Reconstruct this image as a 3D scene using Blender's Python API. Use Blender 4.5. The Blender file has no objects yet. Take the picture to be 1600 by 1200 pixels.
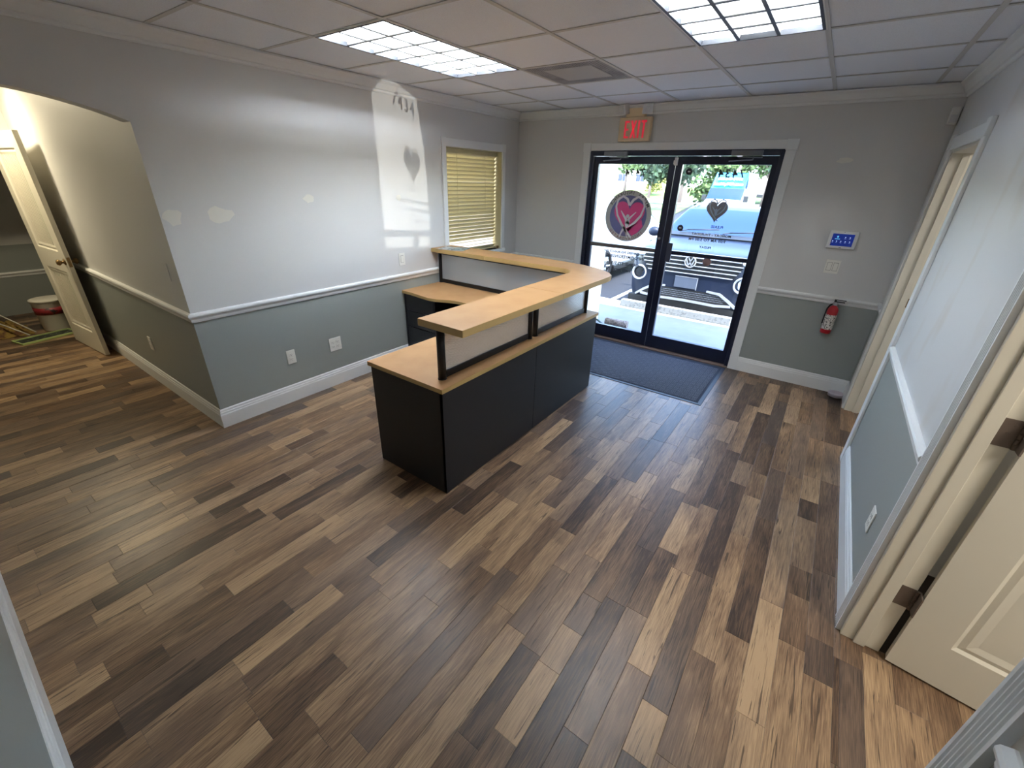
import bpy, bmesh, math, random
from mathutils import Vector, Matrix
R_ = math.radians
SC = bpy.context.scene
COL = SC.collection

# ---------------------------------------------------------------- camera, world, sun, exposure
cam_d = bpy.data.cameras.new('camera')
cam_d.sensor_width = 36.0
cam_d.lens = 661.379 / 1600 * 36.0
cam_d.clip_start = 0.02
cam = bpy.data.objects.new('camera', cam_d)
COL.objects.link(cam)
cam.matrix_world = Matrix(((0.81153389, -0.27478435, 0.51566103, 3.39860434),
                           (0.58365623, 0.33963297, -0.73756007, -4.84120094),
                           (0.02753448, 0.89952377, 0.43600326, 1.78758143),
                           (0, 0, 0, 1)))
SC.camera = cam
vs = SC.view_settings
vs.view_transform = 'Standard'
vs.look = 'None'
vs.gamma = 1.0
vs.use_curve_mapping = False
vs.exposure = 1.7
SC.cycles.max_bounces = 10
SC.cycles.diffuse_bounces = 6
SC.cycles.transparent_max_bounces = 24
SC.cycles.sample_clamp_indirect = 4.0
SC.cycles.caustics_reflective = False
SC.cycles.caustics_refractive = False
SC.cycles.use_denoising = True

W = bpy.data.worlds.new('world')
SC.world = W
W.use_nodes = True
wt = W.node_tree
sky = wt.nodes.new('ShaderNodeTexSky')
sky.sky_type = 'NISHITA'
sky.sun_disc = False
sky.sun_elevation = R_(62)
sky.sun_rotation = R_(157)
wt.links.new(sky.outputs[0], wt.nodes['Background'].inputs[0])
wt.nodes['Background'].inputs[1].default_value = 1.0


def lamp(name, kind, loc, energy, color=(1, 1, 1), aim=None, **kw):
    d = bpy.data.lights.new(name, kind)
    d.energy = energy
    d.color = color
    for k, v in kw.items():
        setattr(d, k, v)
    o = bpy.data.objects.new(name, d)
    o.location = loc
    if aim is not None:
        o.rotation_euler = (Vector(aim) - Vector(loc)).to_track_quat('-Z', 'Y').to_euler()
    COL.objects.link(o)
    return o


SUN_DIR = Vector((0.42, -0.37, 0.86))
lamp('sun', 'SUN', (3, -12, 20), 3.1, (1.0, 0.95, 0.86), aim=Vector((3, -12, 20)) - SUN_DIR, angle=R_(0.5))
# the sun thrown back by a car parked to the right, in through the right door leaf
S_ = Vector((8.45, 4.55, 0.75))
D0 = (Vector((2.235, 0.05, 1.64)) - S_).normalized()
U_ = (Vector((1, 0, 0)) - D0 * D0.x).normalized()
V_ = U_.cross(D0)
V_ = V_ if V_.z > 0 else -V_
GR = R_(30)
gdir = D0 * math.cos(GR) + (U_ * 0.972 - V_ * 0.235) * math.sin(GR)
lamp('sun_glint', 'SPOT', S_, 620, (1.0, 0.97, 0.9), aim=S_ + gdir, spot_size=2 * GR, spot_blend=0.004, shadow_soft_size=0.006)
# the ceiling lamp of the hall and the lamp of the office behind the blinds
lamp('hall_downlight', 'AREA', (-2.68, -4.32, 2.46), 9.0, (1.0, 0.87, 0.60), aim=(-2.68, -4.32, 0), size=0.14)
lamp('office_lamp', 'AREA', (-1.3, -1.2, 2.46), 48, (1.0, 1.0, 1.0), aim=(-1.3, -1.2, 0), size=0.9)
lamp('side_room_lamp', 'AREA', (5.1, -3.9, 2.46), 15, (1.0, 0.93, 0.82), aim=(5.1, -3.9, 0), size=0.6)
lamp('far_room_fill', 'AREA', (5.1, -1.0, 2.46), 8, (1.0, 0.96, 0.90), aim=(5.1, -1.0, 0), size=0.6)  # unseen fill lamp, added so light spills through the far doorway


# ---------------------------------------------------------------- materials
def lin(c):
    return tuple((v / 255 / 12.92) if v / 255 <= 0.04045 else ((v / 255 + 0.055) / 1.055) ** 2.4 for v in c)


MATS = {}


def mat(name, rgb, rough=0.5, metal=0.0, spec=0.5, noise=None, bump=None, emit=None, coat=0.0, alpha=None):
    """noise=(scale, rgb2, lo, hi) mixes a second colour in; bump=(scale, strength)."""
    if name in MATS:
        return MATS[name]
    m = bpy.data.materials.new(name)
    m.use_nodes = True
    nt = m.node_tree
    b = nt.nodes['Principled BSDF']
    c = lin(rgb) + (1,)
    b.inputs['Base Color'].default_value = c
    b.inputs['Roughness'].default_value = rough
    b.inputs['Metallic'].default_value = metal
    b.inputs['Specular IOR Level'].default_value = spec
    b.inputs['Coat Weight'].default_value = coat
    b.inputs['Coat Roughness'].default_value = 0.05
    geo = nt.nodes.new('ShaderNodeNewGeometry')
    if noise:
        n = nt.nodes.new('ShaderNodeTexNoise')
        n.inputs['Scale'].default_value = noise[0]
        n.inputs['Detail'].default_value = 4
        nt.links.new(geo.outputs['Position'], n.inputs['Vector'])
        mr = nt.nodes.new('ShaderNodeMapRange')
        mr.inputs['From Min'].default_value = noise[2]
        mr.inputs['From Max'].default_value = noise[3]
        nt.links.new(n.outputs['Fac'], mr.inputs['Value'])
        mx = nt.nodes.new('ShaderNodeMixRGB')
        mx.inputs[1].default_value = c
        mx.inputs[2].default_value = lin(noise[1]) + (1,)
        nt.links.new(mr.outputs[0], mx.inputs[0])
        nt.links.new(mx.outputs[0], b.inputs['Base Color'])
    if bump:
        n2 = nt.nodes.new('ShaderNodeTexNoise')
        n2.inputs['Scale'].default_value = bump[0]
        n2.inputs['Detail'].default_value = 3
        nt.links.new(geo.outputs['Position'], n2.inputs['Vector'])
        bp = nt.nodes.new('ShaderNodeBump')
        bp.inputs['Strength'].default_value = bump[1]
        bp.inputs['Distance'].default_value = 0.004
        nt.links.new(n2.outputs['Fac'], bp.inputs['Height'])
        nt.links.new(bp.outputs[0], b.inputs['Normal'])
    if emit:
        b.inputs['Emission Color'].default_value = lin(emit[0]) + (1,)
        b.inputs['Emission Strength'].default_value = emit[1]
    MATS[name] = m
    return m


def glass_mat(name, tint, gloss, rough=0.0):
    m = bpy.data.materials.new(name)
    m.use_nodes = True
    nt = m.node_tree
    nt.nodes.remove(nt.nodes['Principled BSDF'])
    out = nt.nodes['Material Output']
    tr = nt.nodes.new('ShaderNodeBsdfTransparent')
    tr.inputs[0].default_value = tint + (1,)
    gl = nt.nodes.new('ShaderNodeBsdfGlossy')
    gl.inputs['Roughness'].default_value = rough
    mx = nt.nodes.new('ShaderNodeMixShader')
    mx.inputs[0].default_value = gloss
    nt.links.new(tr.outputs[0], mx.inputs[1])
    nt.links.new(gl.outputs[0], mx.inputs[2])
    nt.links.new(mx.outputs[0], out.inputs[0])
    MATS[name] = m
    return m


WALL_UP = mat('wall_greige_paint', (208, 207, 205), 0.45, bump=(180, 0.12))
WALL_LOW = mat('wall_sage_paint', (146, 151, 147), 0.42, bump=(180, 0.12))
TRIM = mat('trim_white_paint', (226, 227, 226), 0.42)
DOORW = mat('door_white_paint', (214, 208, 192), 0.45)
TILE = mat('ceiling_tile', (234, 237, 243), 0.9, noise=(420, (214, 216, 220), 0.5, 0.72), bump=(320, 0.5))
GRID = mat('ceiling_grid_metal', (196, 194, 190), 0.5)
DARKGRID = mat('plenum_dark', (40, 38, 36), 0.9)
MAPLE = mat('maple_laminate', (178, 137, 92), 0.42, noise=(7, (170, 128, 83), 0.4, 0.7))
EDGEB = mat('maple_edge_band', (170, 143, 91), 0.45)
BLACKP = mat('black_desk_laminate', (17, 17, 20), 0.5)
BLACKM = mat('black_metal', (22, 22, 25), 0.38, metal=0.3)
FRAME = mat('dark_bronze_aluminium', (27, 30, 48), 0.35, metal=0.4)
GLASS = glass_mat('clear_glass', (0.97, 0.985, 0.98), 0.05)
CHROME = mat('brushed_metal', (190, 190, 192), 0.28, metal=1.0)
BRONZE = mat('dark_bronze_hinge', (104, 90, 80), 0.45, metal=0.25)
BRASS = mat('aged_brass', (128, 104, 70), 0.35, metal=0.8)
PLATE = mat('switch_plate_white', (230, 228, 220), 0.35)
SLOT = mat('outlet_slot_dark', (60, 58, 56), 0.6)
BLIND = mat('blind_slat_cream', (196, 187, 150), 0.5)
BEIGEP = mat('beige_plastic', (224, 202, 164), 0.45)
REDP = mat('exit_red', (214, 40, 62), 0.5, emit=((214, 40, 62), 0.16))
WHITEP = mat('white_plastic', (226, 226, 224), 0.4)
LENS = mat('clear_lamp_lens', (214, 216, 220), 0.15)
RED = mat('extinguisher_red', (170, 16, 28), 0.28, coat=0.4)
EXLABEL = mat('extinguisher_label', (214, 208, 200), 0.5, noise=(95, (70, 66, 66), 0.52, 0.58))
BLACK = mat('black_plastic', (16, 16, 17), 0.5)
GREYDISH = mat('lilac_grey_plastic', (186, 176, 182), 0.4)
TUBE = mat('lit_tube', (255, 250, 235), 0.5, emit=((228, 239, 255), 40.0))
LOUVER = mat('louver_white', (232, 230, 222), 0.35)
LIP = mat('louver_lip_grey', (74, 74, 72), 0.5)
CONC = mat('concrete_walk', (126, 127, 133), 0.85, noise=(3, (116, 117, 122), 0.4, 0.7))
STOPC = mat('wheel_stop_concrete', (160, 154, 144), 0.9, noise=(30, (116, 112, 106), 0.5, 0.7), bump=(60, 0.6))
ASPH = mat('asphalt', (36, 38, 44), 0.9, noise=(60, (48, 50, 56), 0.4, 0.7))
STRIPE = mat('parking_stripe_white', (225, 225, 222), 0.7)
GRASS = mat('lawn_green', (76, 100, 40), 0.95, noise=(1.3, (116, 124, 66), 0.42, 0.65), bump=(25, 0.8))
STUCCO = mat('outside_stucco_cream', (224, 214, 190), 0.85)
SPACK = mat('spackle_white', (224, 221, 212), 0.85)
NAVY = mat('decal_navy', (100, 96, 166), 0.55)
PINK = mat('decal_pink', (244, 72, 152), 0.55)
DGREY = mat('decal_grey', (206, 202, 204), 0.6)
DECALK = mat('decal_dark', (44, 46, 52), 0.6)
DECALT = mat('decal_text_grey', (74, 78, 88), 0.6)
BROWN = mat('brown_sticker', (150, 120, 116), 0.6)


def wall_right_mat():
    """greige paint with tan rub marks of their own shape"""
    m = mat('wall_right_rubbed_paint', (199, 195, 188), 0.45)
    nt = m.node_tree
    b = nt.nodes['Principled BSDF']
    geo = nt.nodes.new('ShaderNodeNewGeometry')
    mp = nt.nodes.new('ShaderNodeMapping')
    mp.inputs['Scale'].default_value = (1, 2.2, 1.0)
    mp.inputs['Location'].default_value = (0.4, 1.7, 0.2)
    nt.links.new(geo.outputs['Position'], mp.inputs[0])
    n = nt.nodes.new('ShaderNodeTexNoise')
    n.inputs['Scale'].default_value = 2.4
    n.inputs['Detail'].default_value = 1.5
    nt.links.new(mp.outputs[0], n.inputs['Vector'])
    mr = nt.nodes.new('ShaderNodeMapRange')
    mr.inputs['From Min'].default_value = 0.58
    mr.inputs['From Max'].default_value = 0.72
    mr.inputs['To Max'].default_value = 0.34
    nt.links.new(n.outputs['Fac'], mr.inputs['Value'])
    mx = nt.nodes.new('ShaderNodeMixRGB')
    mx.inputs[1].default_value = lin((206, 206, 206)) + (1,)
    mx.inputs[2].default_value = lin((188, 176, 160)) + (1,)
    nt.links.new(mr.outputs[0], mx.inputs[0])
    nt.links.new(mx.outputs[0], b.inputs['Base Color'])
    return m


WALL_R = wall_right_mat()


def wood_mat():
    m = bpy.data.materials.new('oak_vinyl_plank')
    m.use_nodes = True
    nt = m.node_tree
    N = nt.nodes.new
    L = nt.links.new
    b = nt.nodes['Principled BSDF']
    at = N('ShaderNodeAttribute')
    at.attribute_name = 'tone'
    sep = N('ShaderNodeSeparateColor')
    L(at.outputs['Color'], sep.inputs[0])
    geo = N('ShaderNodeNewGeometry')
    off = N('ShaderNodeVectorMath')
    off.operation = 'MULTIPLY_ADD'
    off.inputs[1].default_value = (37, 91, 13)
    L(at.outputs['Color'], off.inputs[0])
    L(geo.outputs['Position'], off.inputs[2])

    def noise(scale, sx, sy, detail, dist=0.0):
        mp = N('ShaderNodeMapping')
        mp.inputs['Scale'].default_value = (sx, sy, 1)
        L(off.outputs[0], mp.inputs[0])
        n = N('ShaderNodeTexNoise')
        n.inputs['Scale'].default_value = scale
        n.inputs['Detail'].default_value = detail
        n.inputs['Distortion'].default_value = dist
        L(mp.outputs[0], n.inputs['Vector'])
        return n.outputs['Fac']

    def mrange(v, a, c, lo=0.0, hi=1.0):
        r = N('ShaderNodeMapRange')
        r.inputs['From Min'].default_value = a
        r.inputs['From Max'].default_value = c
        r.inputs['To Min'].default_value = lo
        r.inputs['To Max'].default_value = hi
        L(v, r.inputs['Value'])
        return r.outputs[0]

    def math_(op, a, c):
        k = N('ShaderNodeMath')
        k.operation = op
        for i, v in enumerate((a, c)):
            if isinstance(v, (int, float)):
                k.inputs[i].default_value = v
            else:
                L(v, k.inputs[i])
        return k.outputs[0]
    broad = noise(2.2, 4.0, 0.9, 3, 0.6)
    fine = noise(6.0, 26.0, 1.4, 5, 0.4)
    t = math_('ADD', sep.outputs[0], mrange(broad, 0.3, 0.7, -0.2, 0.2))
    hair = noise(5.0, 90.0, 2.6, 3, 0.2)
    t = math_('ADD', t, mrange(fine, 0.3, 0.7, -0.15, 0.15))
    t = math_('ADD', t, mrange(hair, 0.36, 0.64, -0.13, 0.13))
    ramp = N('ShaderNodeValToRGB')
    e = ramp.color_ramp.elements
    e[0].position = 0.0
    e[0].color = lin((58, 45, 37)) + (1,)
    e[1].position = 1.0
    e[1].color = lin((170, 141, 108)) + (1,)
    k = ramp.color_ramp.elements.new(0.45)
    k.color = lin((112, 88, 67)) + (1,)
    L(t, ramp.inputs[0])
    # greyer boards
    grey = N('ShaderNodeMixRGB')
    grey.inputs[2].default_value = lin((112, 99, 90)) + (1,)
    L(mrange(sep.outputs[2], 0.5, 1.0, 0.0, 0.28), grey.inputs[0])
    L(ramp.outputs[0], grey.inputs[1])
    # dark cracks and grain lines
    crack = noise(3.4, 22.0, 0.9, 4, 1.4)
    c2 = mrange(crack, 0.61, 0.66, 0.0, 0.75)
    knots = noise(5.0, 1.3, 0.8, 2, 0.3)
    c3 = mrange(knots, 0.70, 0.80, 0.0, 0.6)
    dk = N('ShaderNodeMixRGB')
    dk.inputs[2].default_value = lin((46, 36, 30)) + (1,)
    L(math_('MAXIMUM', c2, c3), dk.inputs[0])
    L(grey.outputs[0], dk.inputs[1])
    L(dk.outputs[0], b.inputs['Base Color'])
    b.inputs['Roughness'].default_value = 0.36
    b.inputs['Specular IOR Level'].default_value = 0.3
    bp = N('ShaderNodeBump')
    bp.inputs['Strength'].default_value = 0.25
    bp.inputs['Distance'].default_value = 0.002
    L(fine, bp.inputs['Height'])
    L(bp.outputs[0], b.inputs['Normal'])
    MATS['oak_vinyl_plank'] = m
    return m


WOOD = wood_mat()


def poly_mat():
    m = bpy.data.materials.new('frosted_ribbed_plastic')
    m.use_nodes = True
    nt = m.node_tree
    nt.nodes.remove(nt.nodes['Principled BSDF'])
    out = nt.nodes['Material Output']
    tr = nt.nodes.new('ShaderNodeBsdfTransparent')
    tr.inputs[0].default_value = (0.86, 0.88, 0.9, 1)
    df = nt.nodes.new('ShaderNodeBsdfPrincipled')
    df.inputs['Base Color'].default_value = lin((208, 206, 204)) + (1,)
    df.inputs['Roughness'].default_value = 0.14
    df.inputs['Metallic'].default_value = 0.2
    tl = nt.nodes.new('ShaderNodeBsdfTranslucent')
    tl.inputs[0].default_value = lin((196, 192, 188)) + (1,)
    m1 = nt.nodes.new('ShaderNodeMixShader')
    m1.inputs[0].default_value = 0.5
    m2 = nt.nodes.new('ShaderNodeMixShader')
    m2.inputs[0].default_value = 0.62
    nt.links.new(df.outputs[0], m1.inputs[1])
    nt.links.new(tl.outputs[0], m1.inputs[2])
    nt.links.new(tr.outputs[0], m2.inputs[1])
    nt.links.new(m1.outputs[0], m2.inputs[2])
    nt.links.new(m2.outputs[0], out.inputs[0])
    return m


POLY = poly_mat()


# ---------------------------------------------------------------- mesh builder
class MB:
    def __init__(s):
        s.v = []
        s.f = []
        s.m = []
        s.sm = []

    def add(s, vs_, fs, mi=0, smooth=False):
        b = len(s.v)
        s.v += [tuple(q) for q in vs_]
        for f in fs:
            s.f.append([b + i for i in f])
            s.m.append(mi)
            s.sm.append(smooth)
        return s

    def box(s, x0, x1, y0, y1, z0, z1, mi=0, tf=None):
        vs_ = [(x, y, z) for z in (z0, z1) for y in (y0, y1) for x in (x0, x1)]
        if tf:
            vs_ = [tf @ Vector(q) for q in vs_]
        return s.add(vs_, [(0, 2, 3, 1), (4, 5, 7, 6), (0, 1, 5, 4), (2, 6, 7, 3), (0, 4, 6, 2), (1, 3, 7, 5)], mi)

    def ext(s, prof, axis, a, c, mi=0, smooth=False):
        """extrude a closed 2D profile along an axis from a to c; profile axes are the two others in xyz order"""
        n = len(prof)
        def p(u, w, t):
            return {'x': (t, u, w), 'y': (u, t, w), 'z': (u, w, t)}[axis]
        vs_ = [p(u, w, a) for u, w in prof] + [p(u, w, c) for u, w in prof]
        fs = [(i, (i + 1) % n, n + (i + 1) % n, n + i) for i in range(n)]
        s.add(vs_, fs, mi, smooth)
        s.add(vs_, [tuple(range(n)), tuple(range(n, 2 * n))], mi)
        return s

    def cyl(s, p0, p1, r0, r1=None, n=16, mi=0, caps=True, smooth=True):
        r1 = r0 if r1 is None else r1
        p0, p1 = Vector(p0), Vector(p1)
        d = (p1 - p0).normalized()
        u = d.orthogonal().normalized()
        w = d.cross(u)
        ring = lambda p, r: [p + (u * math.cos(2 * math.pi * i / n) + w * math.sin(2 * math.pi * i / n)) * r for i in range(n)]
        vs_ = ring(p0, r0) + ring(p1, r1)
        s.add(vs_, [(i, (i + 1) % n, n + (i + 1) % n, n + i) for i in range(n)], mi, smooth)
        if caps:
            s.add(vs_, [tuple(range(n))[::-1], tuple(range(n, 2 * n))], mi)
        return s

    def lathe(s, prof, c, n=24, mi=0, axis='z', smooth=True):
        """prof: list of (radius, height); c: centre; axis of turning"""
        vs_ = []
        for r, h in prof:
            for i in range(n):
                a = 2 * math.pi * i / n
                q = (r * math.cos(a), r * math.sin(a), h)
                if axis == 'y':
                    q = (q[0], q[2], q[1])
                elif axis == 'x':
                    q = (q[2], q[0], q[1])
                vs_.append((q[0] + c[0], q[1] + c[1], q[2] + c[2]))
        fs = [(k * n + i, k * n + (i + 1) % n, (k + 1) * n + (i + 1) % n, (k + 1) * n + i)
              for k in range(len(prof) - 1) for i in range(n)]
        return s.add(vs_, fs, mi, smooth)

    def tube(s, pts, r, n=8, mi=0):
        for a, c in zip(pts, pts[1:]):
            s.cyl(a, c, r, n=n, mi=mi)
        return s

    def sphere(s, c, r, n=12, mi=0, sc=(1, 1, 1)):
        k = n // 2
        prof = [(max(1e-4, math.sin(math.pi * i / k)), -math.cos(math.pi * i / k)) for i in range(k + 1)]
        b = len(s.v)
        s.lathe(prof, (0, 0, 0), n, mi)
        for i in range(b, len(s.v)):
            q = s.v[i]
            s.v[i] = (c[0] + q[0] * r * sc[0], c[1] + q[1] * r * sc[1], c[2] + q[2] * r * sc[2])
        return s

    def xf(s, M):
        s.v = [tuple(M @ Vector(q)) for q in s.v]
        return s

    def build(s, name, mats, parent=None, bevel=0.0, local=False, recalc=True, seg=2, merge=False):
        """vertices are world coordinates; the object's origin goes to its base centre (local=True: parent's frame)"""
        if not isinstance(mats, (list, tuple)):
            mats = [mats]
        lo = [min(q[i] for q in s.v) for i in range(3)]
        hi = [max(q[i] for q in s.v) for i in range(3)]
        o0 = Vector(((lo[0] + hi[0]) / 2, (lo[1] + hi[1]) / 2, lo[2]))
        me = bpy.data.meshes.new(name)
        me.from_pydata([tuple(Vector(q) - o0) for q in s.v], [], s.f)
        for m in mats:
            me.materials.append(m)
        me.polygons.foreach_set('material_index', s.m)
        me.polygons.foreach_set('use_smooth', s.sm)
        if recalc or merge:
            bm = bmesh.new()
            bm.from_mesh(me)
            bmesh.ops.remove_doubles(bm, verts=bm.verts, dist=1e-5)
            bmesh.ops.recalc_face_normals(bm, faces=bm.faces)
            bm.to_mesh(me)
            bm.free()
        me.update()
        ob = bpy.data.objects.new(name, me)
        COL.objects.link(ob)
        base = Vector((0, 0, 0))
        if parent is not None:
            ob.parent = parent
            if not local:
                q = parent
                while q is not None:
                    base += q.location
                    q = q.parent
        ob.location = o0 - base
        if bevel > 0:
            bv = ob.modifiers.new('bevel', 'BEVEL')
            bv.width = bevel
            bv.segments = seg
            bv.limit_method = 'ANGLE'
            bv.angle_limit = R_(40)
        return ob


def tag(o, label, cat, group=None):
    o['label'] = label
    o['category'] = cat
    if group:
        o['group'] = group
    return o


def thing(name, loc, label, cat, group=None, rz=0.0):
    o = bpy.data.objects.new(name, None)
    o.empty_display_size = 0.1
    o.location = loc
    o.rotation_euler = (0, 0, rz)
    COL.objects.link(o)
    return tag(o, label, cat, group)


def struct_empty(name, loc):
    o = bpy.data.objects.new(name, None)
    o.location = loc
    COL.objects.link(o)
    o['kind'] = 'structure'
    return o


def struct(o):
    o['kind'] = 'structure'
    return o


def text_mb(body, size, depth=0.001, bold=0.0, align='CENTER', spacing=1.0):
    """lettering as mesh data in the xy plane, centred; returns an MB"""
    cu = bpy.data.curves.new('txt', 'FONT')
    cu.body = body
    cu.size = size
    cu.align_x = align
    cu.align_y = 'CENTER'
    cu.extrude = depth
    cu.offset = bold
    cu.space_character = spacing
    cu.resolution_u = 3
    ob = bpy.data.objects.new('txt', cu)
    COL.objects.link(ob)
    dg = bpy.context.evaluated_depsgraph_get()
    dg.update()
    me = bpy.data.meshes.new_from_object(ob.evaluated_get(dg))
    mb = MB()
    mb.add([tuple(v.co) for v in me.vertices], [tuple(p.vertices) for p in me.polygons])
    bpy.data.objects.remove(ob)
    bpy.data.curves.remove(cu)
    bpy.data.meshes.remove(me)
    return mb


def copy_tree(o, parent=None):
    c = o.copy()
    COL.objects.link(c)
    if parent is not None:
        c.parent = parent
    for ch in list(o.children):
        copy_tree(ch, c)
    return c


rnd = random.Random(7)
# ================================================================= SETTING
H = 2.49
ZR0, ZR1 = 0.835, 0.90          # chair rail
ZB = 0.15                        # baseboard
XR = 3.92                        # right wall
YL = -3.83                       # hall corner
YN = -5.10                       # near wall
ZSPLIT = 0.86


def two_tone(mb, x0, x1, y0, y1, z0, z1):
    if z0 < ZSPLIT < z1:
        mb.box(x0, x1, y0, y1, z0, ZSPLIT, 1)
        mb.box(x0, x1, y0, y1, ZSPLIT, z1, 0)
    else:
        mb.box(x0, x1, y0, y1, z0, z1, 1 if z1 <= ZSPLIT else 0)


# left wall with window opening and the arch to the hall
WY0, WY1, WZ0, WZ1 = -1.285, -0.335, 0.985, 2.065
mb = MB()
two_tone(mb, -0.12, 0, WY1, 0.0, 0, H + 0.08)
two_tone(mb, -0.12, 0, WY0, WY1, 0, WZ0)
two_tone(mb, -0.12, 0, WY0, WY1, WZ1, H + 0.08)
two_tone(mb, -0.12, 0, YL, WY0, 0, H + 0.08)
AY1 = YN
nseg = 20
yc, half, rise = (YL + AY1) / 2, (YL - AY1) / 2, 0.115
Ra = (half * half + rise * rise) / (2 * rise)
for i in range(nseg):
    ya, yb = YL + (AY1 - YL) * i / nseg, YL + (AY1 - YL) * (i + 1) / nseg
    za = 2.02 + rise - Ra + math.sqrt(Ra * Ra - (ya - yc) ** 2)
    zb = 2.02 + rise - Ra + math.sqrt(Ra * Ra - (yb - yc) ** 2)
    vs_ = [(x, y, z) for x in (-0.12, 0) for y, z in ((ya, za), (yb, zb), (yb, H + 0.08), (ya, H + 0.08))]
    mb.add(vs_, [(0, 1, 2, 3), (4, 5, 6, 7), (0, 1, 5, 4), (3, 2, 6, 7)])
wall_left = struct(mb.build('wall_left', [WALL_UP, WALL_LOW], recalc=False))

# back wall with the storefront opening
DX0, DX1, DZ1 = 0.985, 2.872, 2.095
mb = MB()
two_tone(mb, -0.12, DX0, 0, 0.10, 0, H + 0.08)
two_tone(mb, DX1, 4.2, 0, 0.10, 0, H + 0.08)
two_tone(mb, DX0, DX1, 0, 0.10, DZ1, H + 0.08)
wall_back = struct(mb.build('wall_back', [WALL_UP, WALL_LOW], recalc=False))

# right wall with two door openings
FO0, FO1 = -1.28, -0.345        # far opening
NO0, NO1 = -3.885, -2.95        # near opening
mb = MB()
two_tone(mb, XR, 4.05, FO1, 0, 0, H + 0.08)
two_tone(mb, XR, 4.05, FO0, FO1, 2.05, H + 0.08)
two_tone(mb, XR, 4.05, NO1, FO0, 0, H + 0.08)
two_tone(mb, XR, 4.05, NO0, NO1, 2.05, H + 0.08)
two_tone(mb, XR, 4.05, YN, NO0, 0, H + 0.08)
wall_right = struct(mb.build('wall_right', [WALL_R, WALL_LOW], recalc=False))

mb = MB()
two_tone(mb, -3.42, 4.05, YN - 0.12, YN, 0, H + 0.08)
wall_near = struct(mb.build('wall_near', [WALL_UP, WALL_LOW], recalc=False))

# hall: long wall, cross wall with a door opening
mb = MB()
two_tone(mb, -3.42, -0.12, YL, YL + 0.12, 0, H + 0.08)
wall_hall = struct(mb.build('wall_hall', [WALL_UP, WALL_LOW], recalc=False))
mb = MB()
two_tone(mb, -3.42, -3.30, -4.82, -3.98, 2.05, H + 0.08)
two_tone(mb, -3.42, -3.30, YN, -4.82, 0, H + 0.08)
two_tone(mb, -3.42, -3.30, -3.98, YL, 0, H + 0.08)
struct(mb.build('wall_hall_end', [WALL_UP, WALL_LOW], recalc=False))
mb = MB()
two_tone(mb, -3.42, -3.30, -6.2, YN - 0.12, 0, H + 0.08)
two_tone(mb, -3.42, -3.30, YL + 0.12, -2.4, 0, H + 0.08)
two_tone(mb, -5.12, -5.0, -6.2, -2.4, 0, H + 0.08)
two_tone(mb, -5.0, -3.42, -2.52, -2.4, 0, H + 0.08)
two_tone(mb, -5.0, -3.42, -6.2, -6.08, 0, H + 0.08)
struct(mb.build('wall_storeroom', [WALL_UP, WALL_LOW], recalc=False))
# office behind the blinds, side rooms behind the right wall
mb = MB()
mb.box(-2.9, -2.78, -3.71, 0.04, 0, H + 0.08)
mb.box(-2.78, -0.12, 0.04, 0.16, 0, H + 0.08)
struct(mb.build('wall_office', [WALL_UP], recalc=False))
mb = MB()
mb.box(6.2, 6.32, YN - 0.12, 0.16, 0, H + 0.08)
mb.box(4.05, 6.2, -2.3, -2.2, 0, H + 0.08)
mb.box(4.05, 6.2, YN - 0.12, YN, 0, H + 0.08)
mb.box(4.05, 6.2, 0.0, 0.16, 0, H + 0.08)
struct(mb.build('wall_side_rooms', [WALL_UP], recalc=False))

# ---- floor: slab plus planks
mb = MB()
mb.box(-5.12, 6.3, YN - 1.1, 0.10, -0.10, -0.004)
floor = struct(mb.build('floor', [mat('floor_underlay', (48, 40, 34), 0.9)]))
REG = [(-5.0, 0.0, YN, YL), (0.0, XR, YN, -0.002), (XR, 5.6, NO0 + 0.01, NO1 - 0.01), (XR, 5.0, FO0, FO1)]


def to_cam(p):
    q = cam.matrix_world.inverted() @ Vector(p)
    return q


CAMI = cam.matrix_world.inverted()


def pix_area(x0, x1, y0, y1):
    pts = []
    for x, y in ((x0, y0), (x1, y0), (x1, y1), (x0, y1)):
        q = CAMI @ Vector((x, y, 0))
        if q.z > -0.15:
            return 0
        pts.append((q.x / -q.z, q.y / -q.z))
    if all(abs(u) > 1.21 for u, v in pts) or all(abs(v) > 0.907 for u, v in pts):
        return 0
    return abs(sum(pts[i][0] * pts[(i + 1) % 4][1] - pts[(i + 1) % 4][0] * pts[i][1] for i in range(4)))


planks = []
prnd = random.Random(21)
row = -50
while row * 0.1 < 5.6:
    xa, xb = row * 0.1 - 0.002, row * 0.1 + 0.098
    y = 0.01 + prnd.random() * 0.5
    base = prnd.random()
    while y > YN:
        ln = prnd.choice((0.2, 0.3, 0.4, 0.45, 0.6, 0.6, 0.75, 0.9))
        y2 = y - ln
        tone = prnd.choice((0.06, 0.12, 0.26, 0.36, 0.42, 0.46, 0.52, 0.58, 0.66, 0.82)) + prnd.gauss(0, 0.05)
        for (rx0, rx1, ry0, ry1) in REG:
            cx0, cx1, cy0, cy1 = max(xa, rx0), min(xb, rx1), max(y2, ry0), min(y, ry1)
            if cx1 - cx0 > 0.004 and cy1 - cy0 > 0.004:
                planks.append((pix_area(cx0, cx1, cy0, cy1), cx0, cx1, cy0, cy1, tone, prnd.random(), prnd.random()))
        y = y2
    row += 1
planks.sort(key=lambda t: -t[0])


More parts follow.
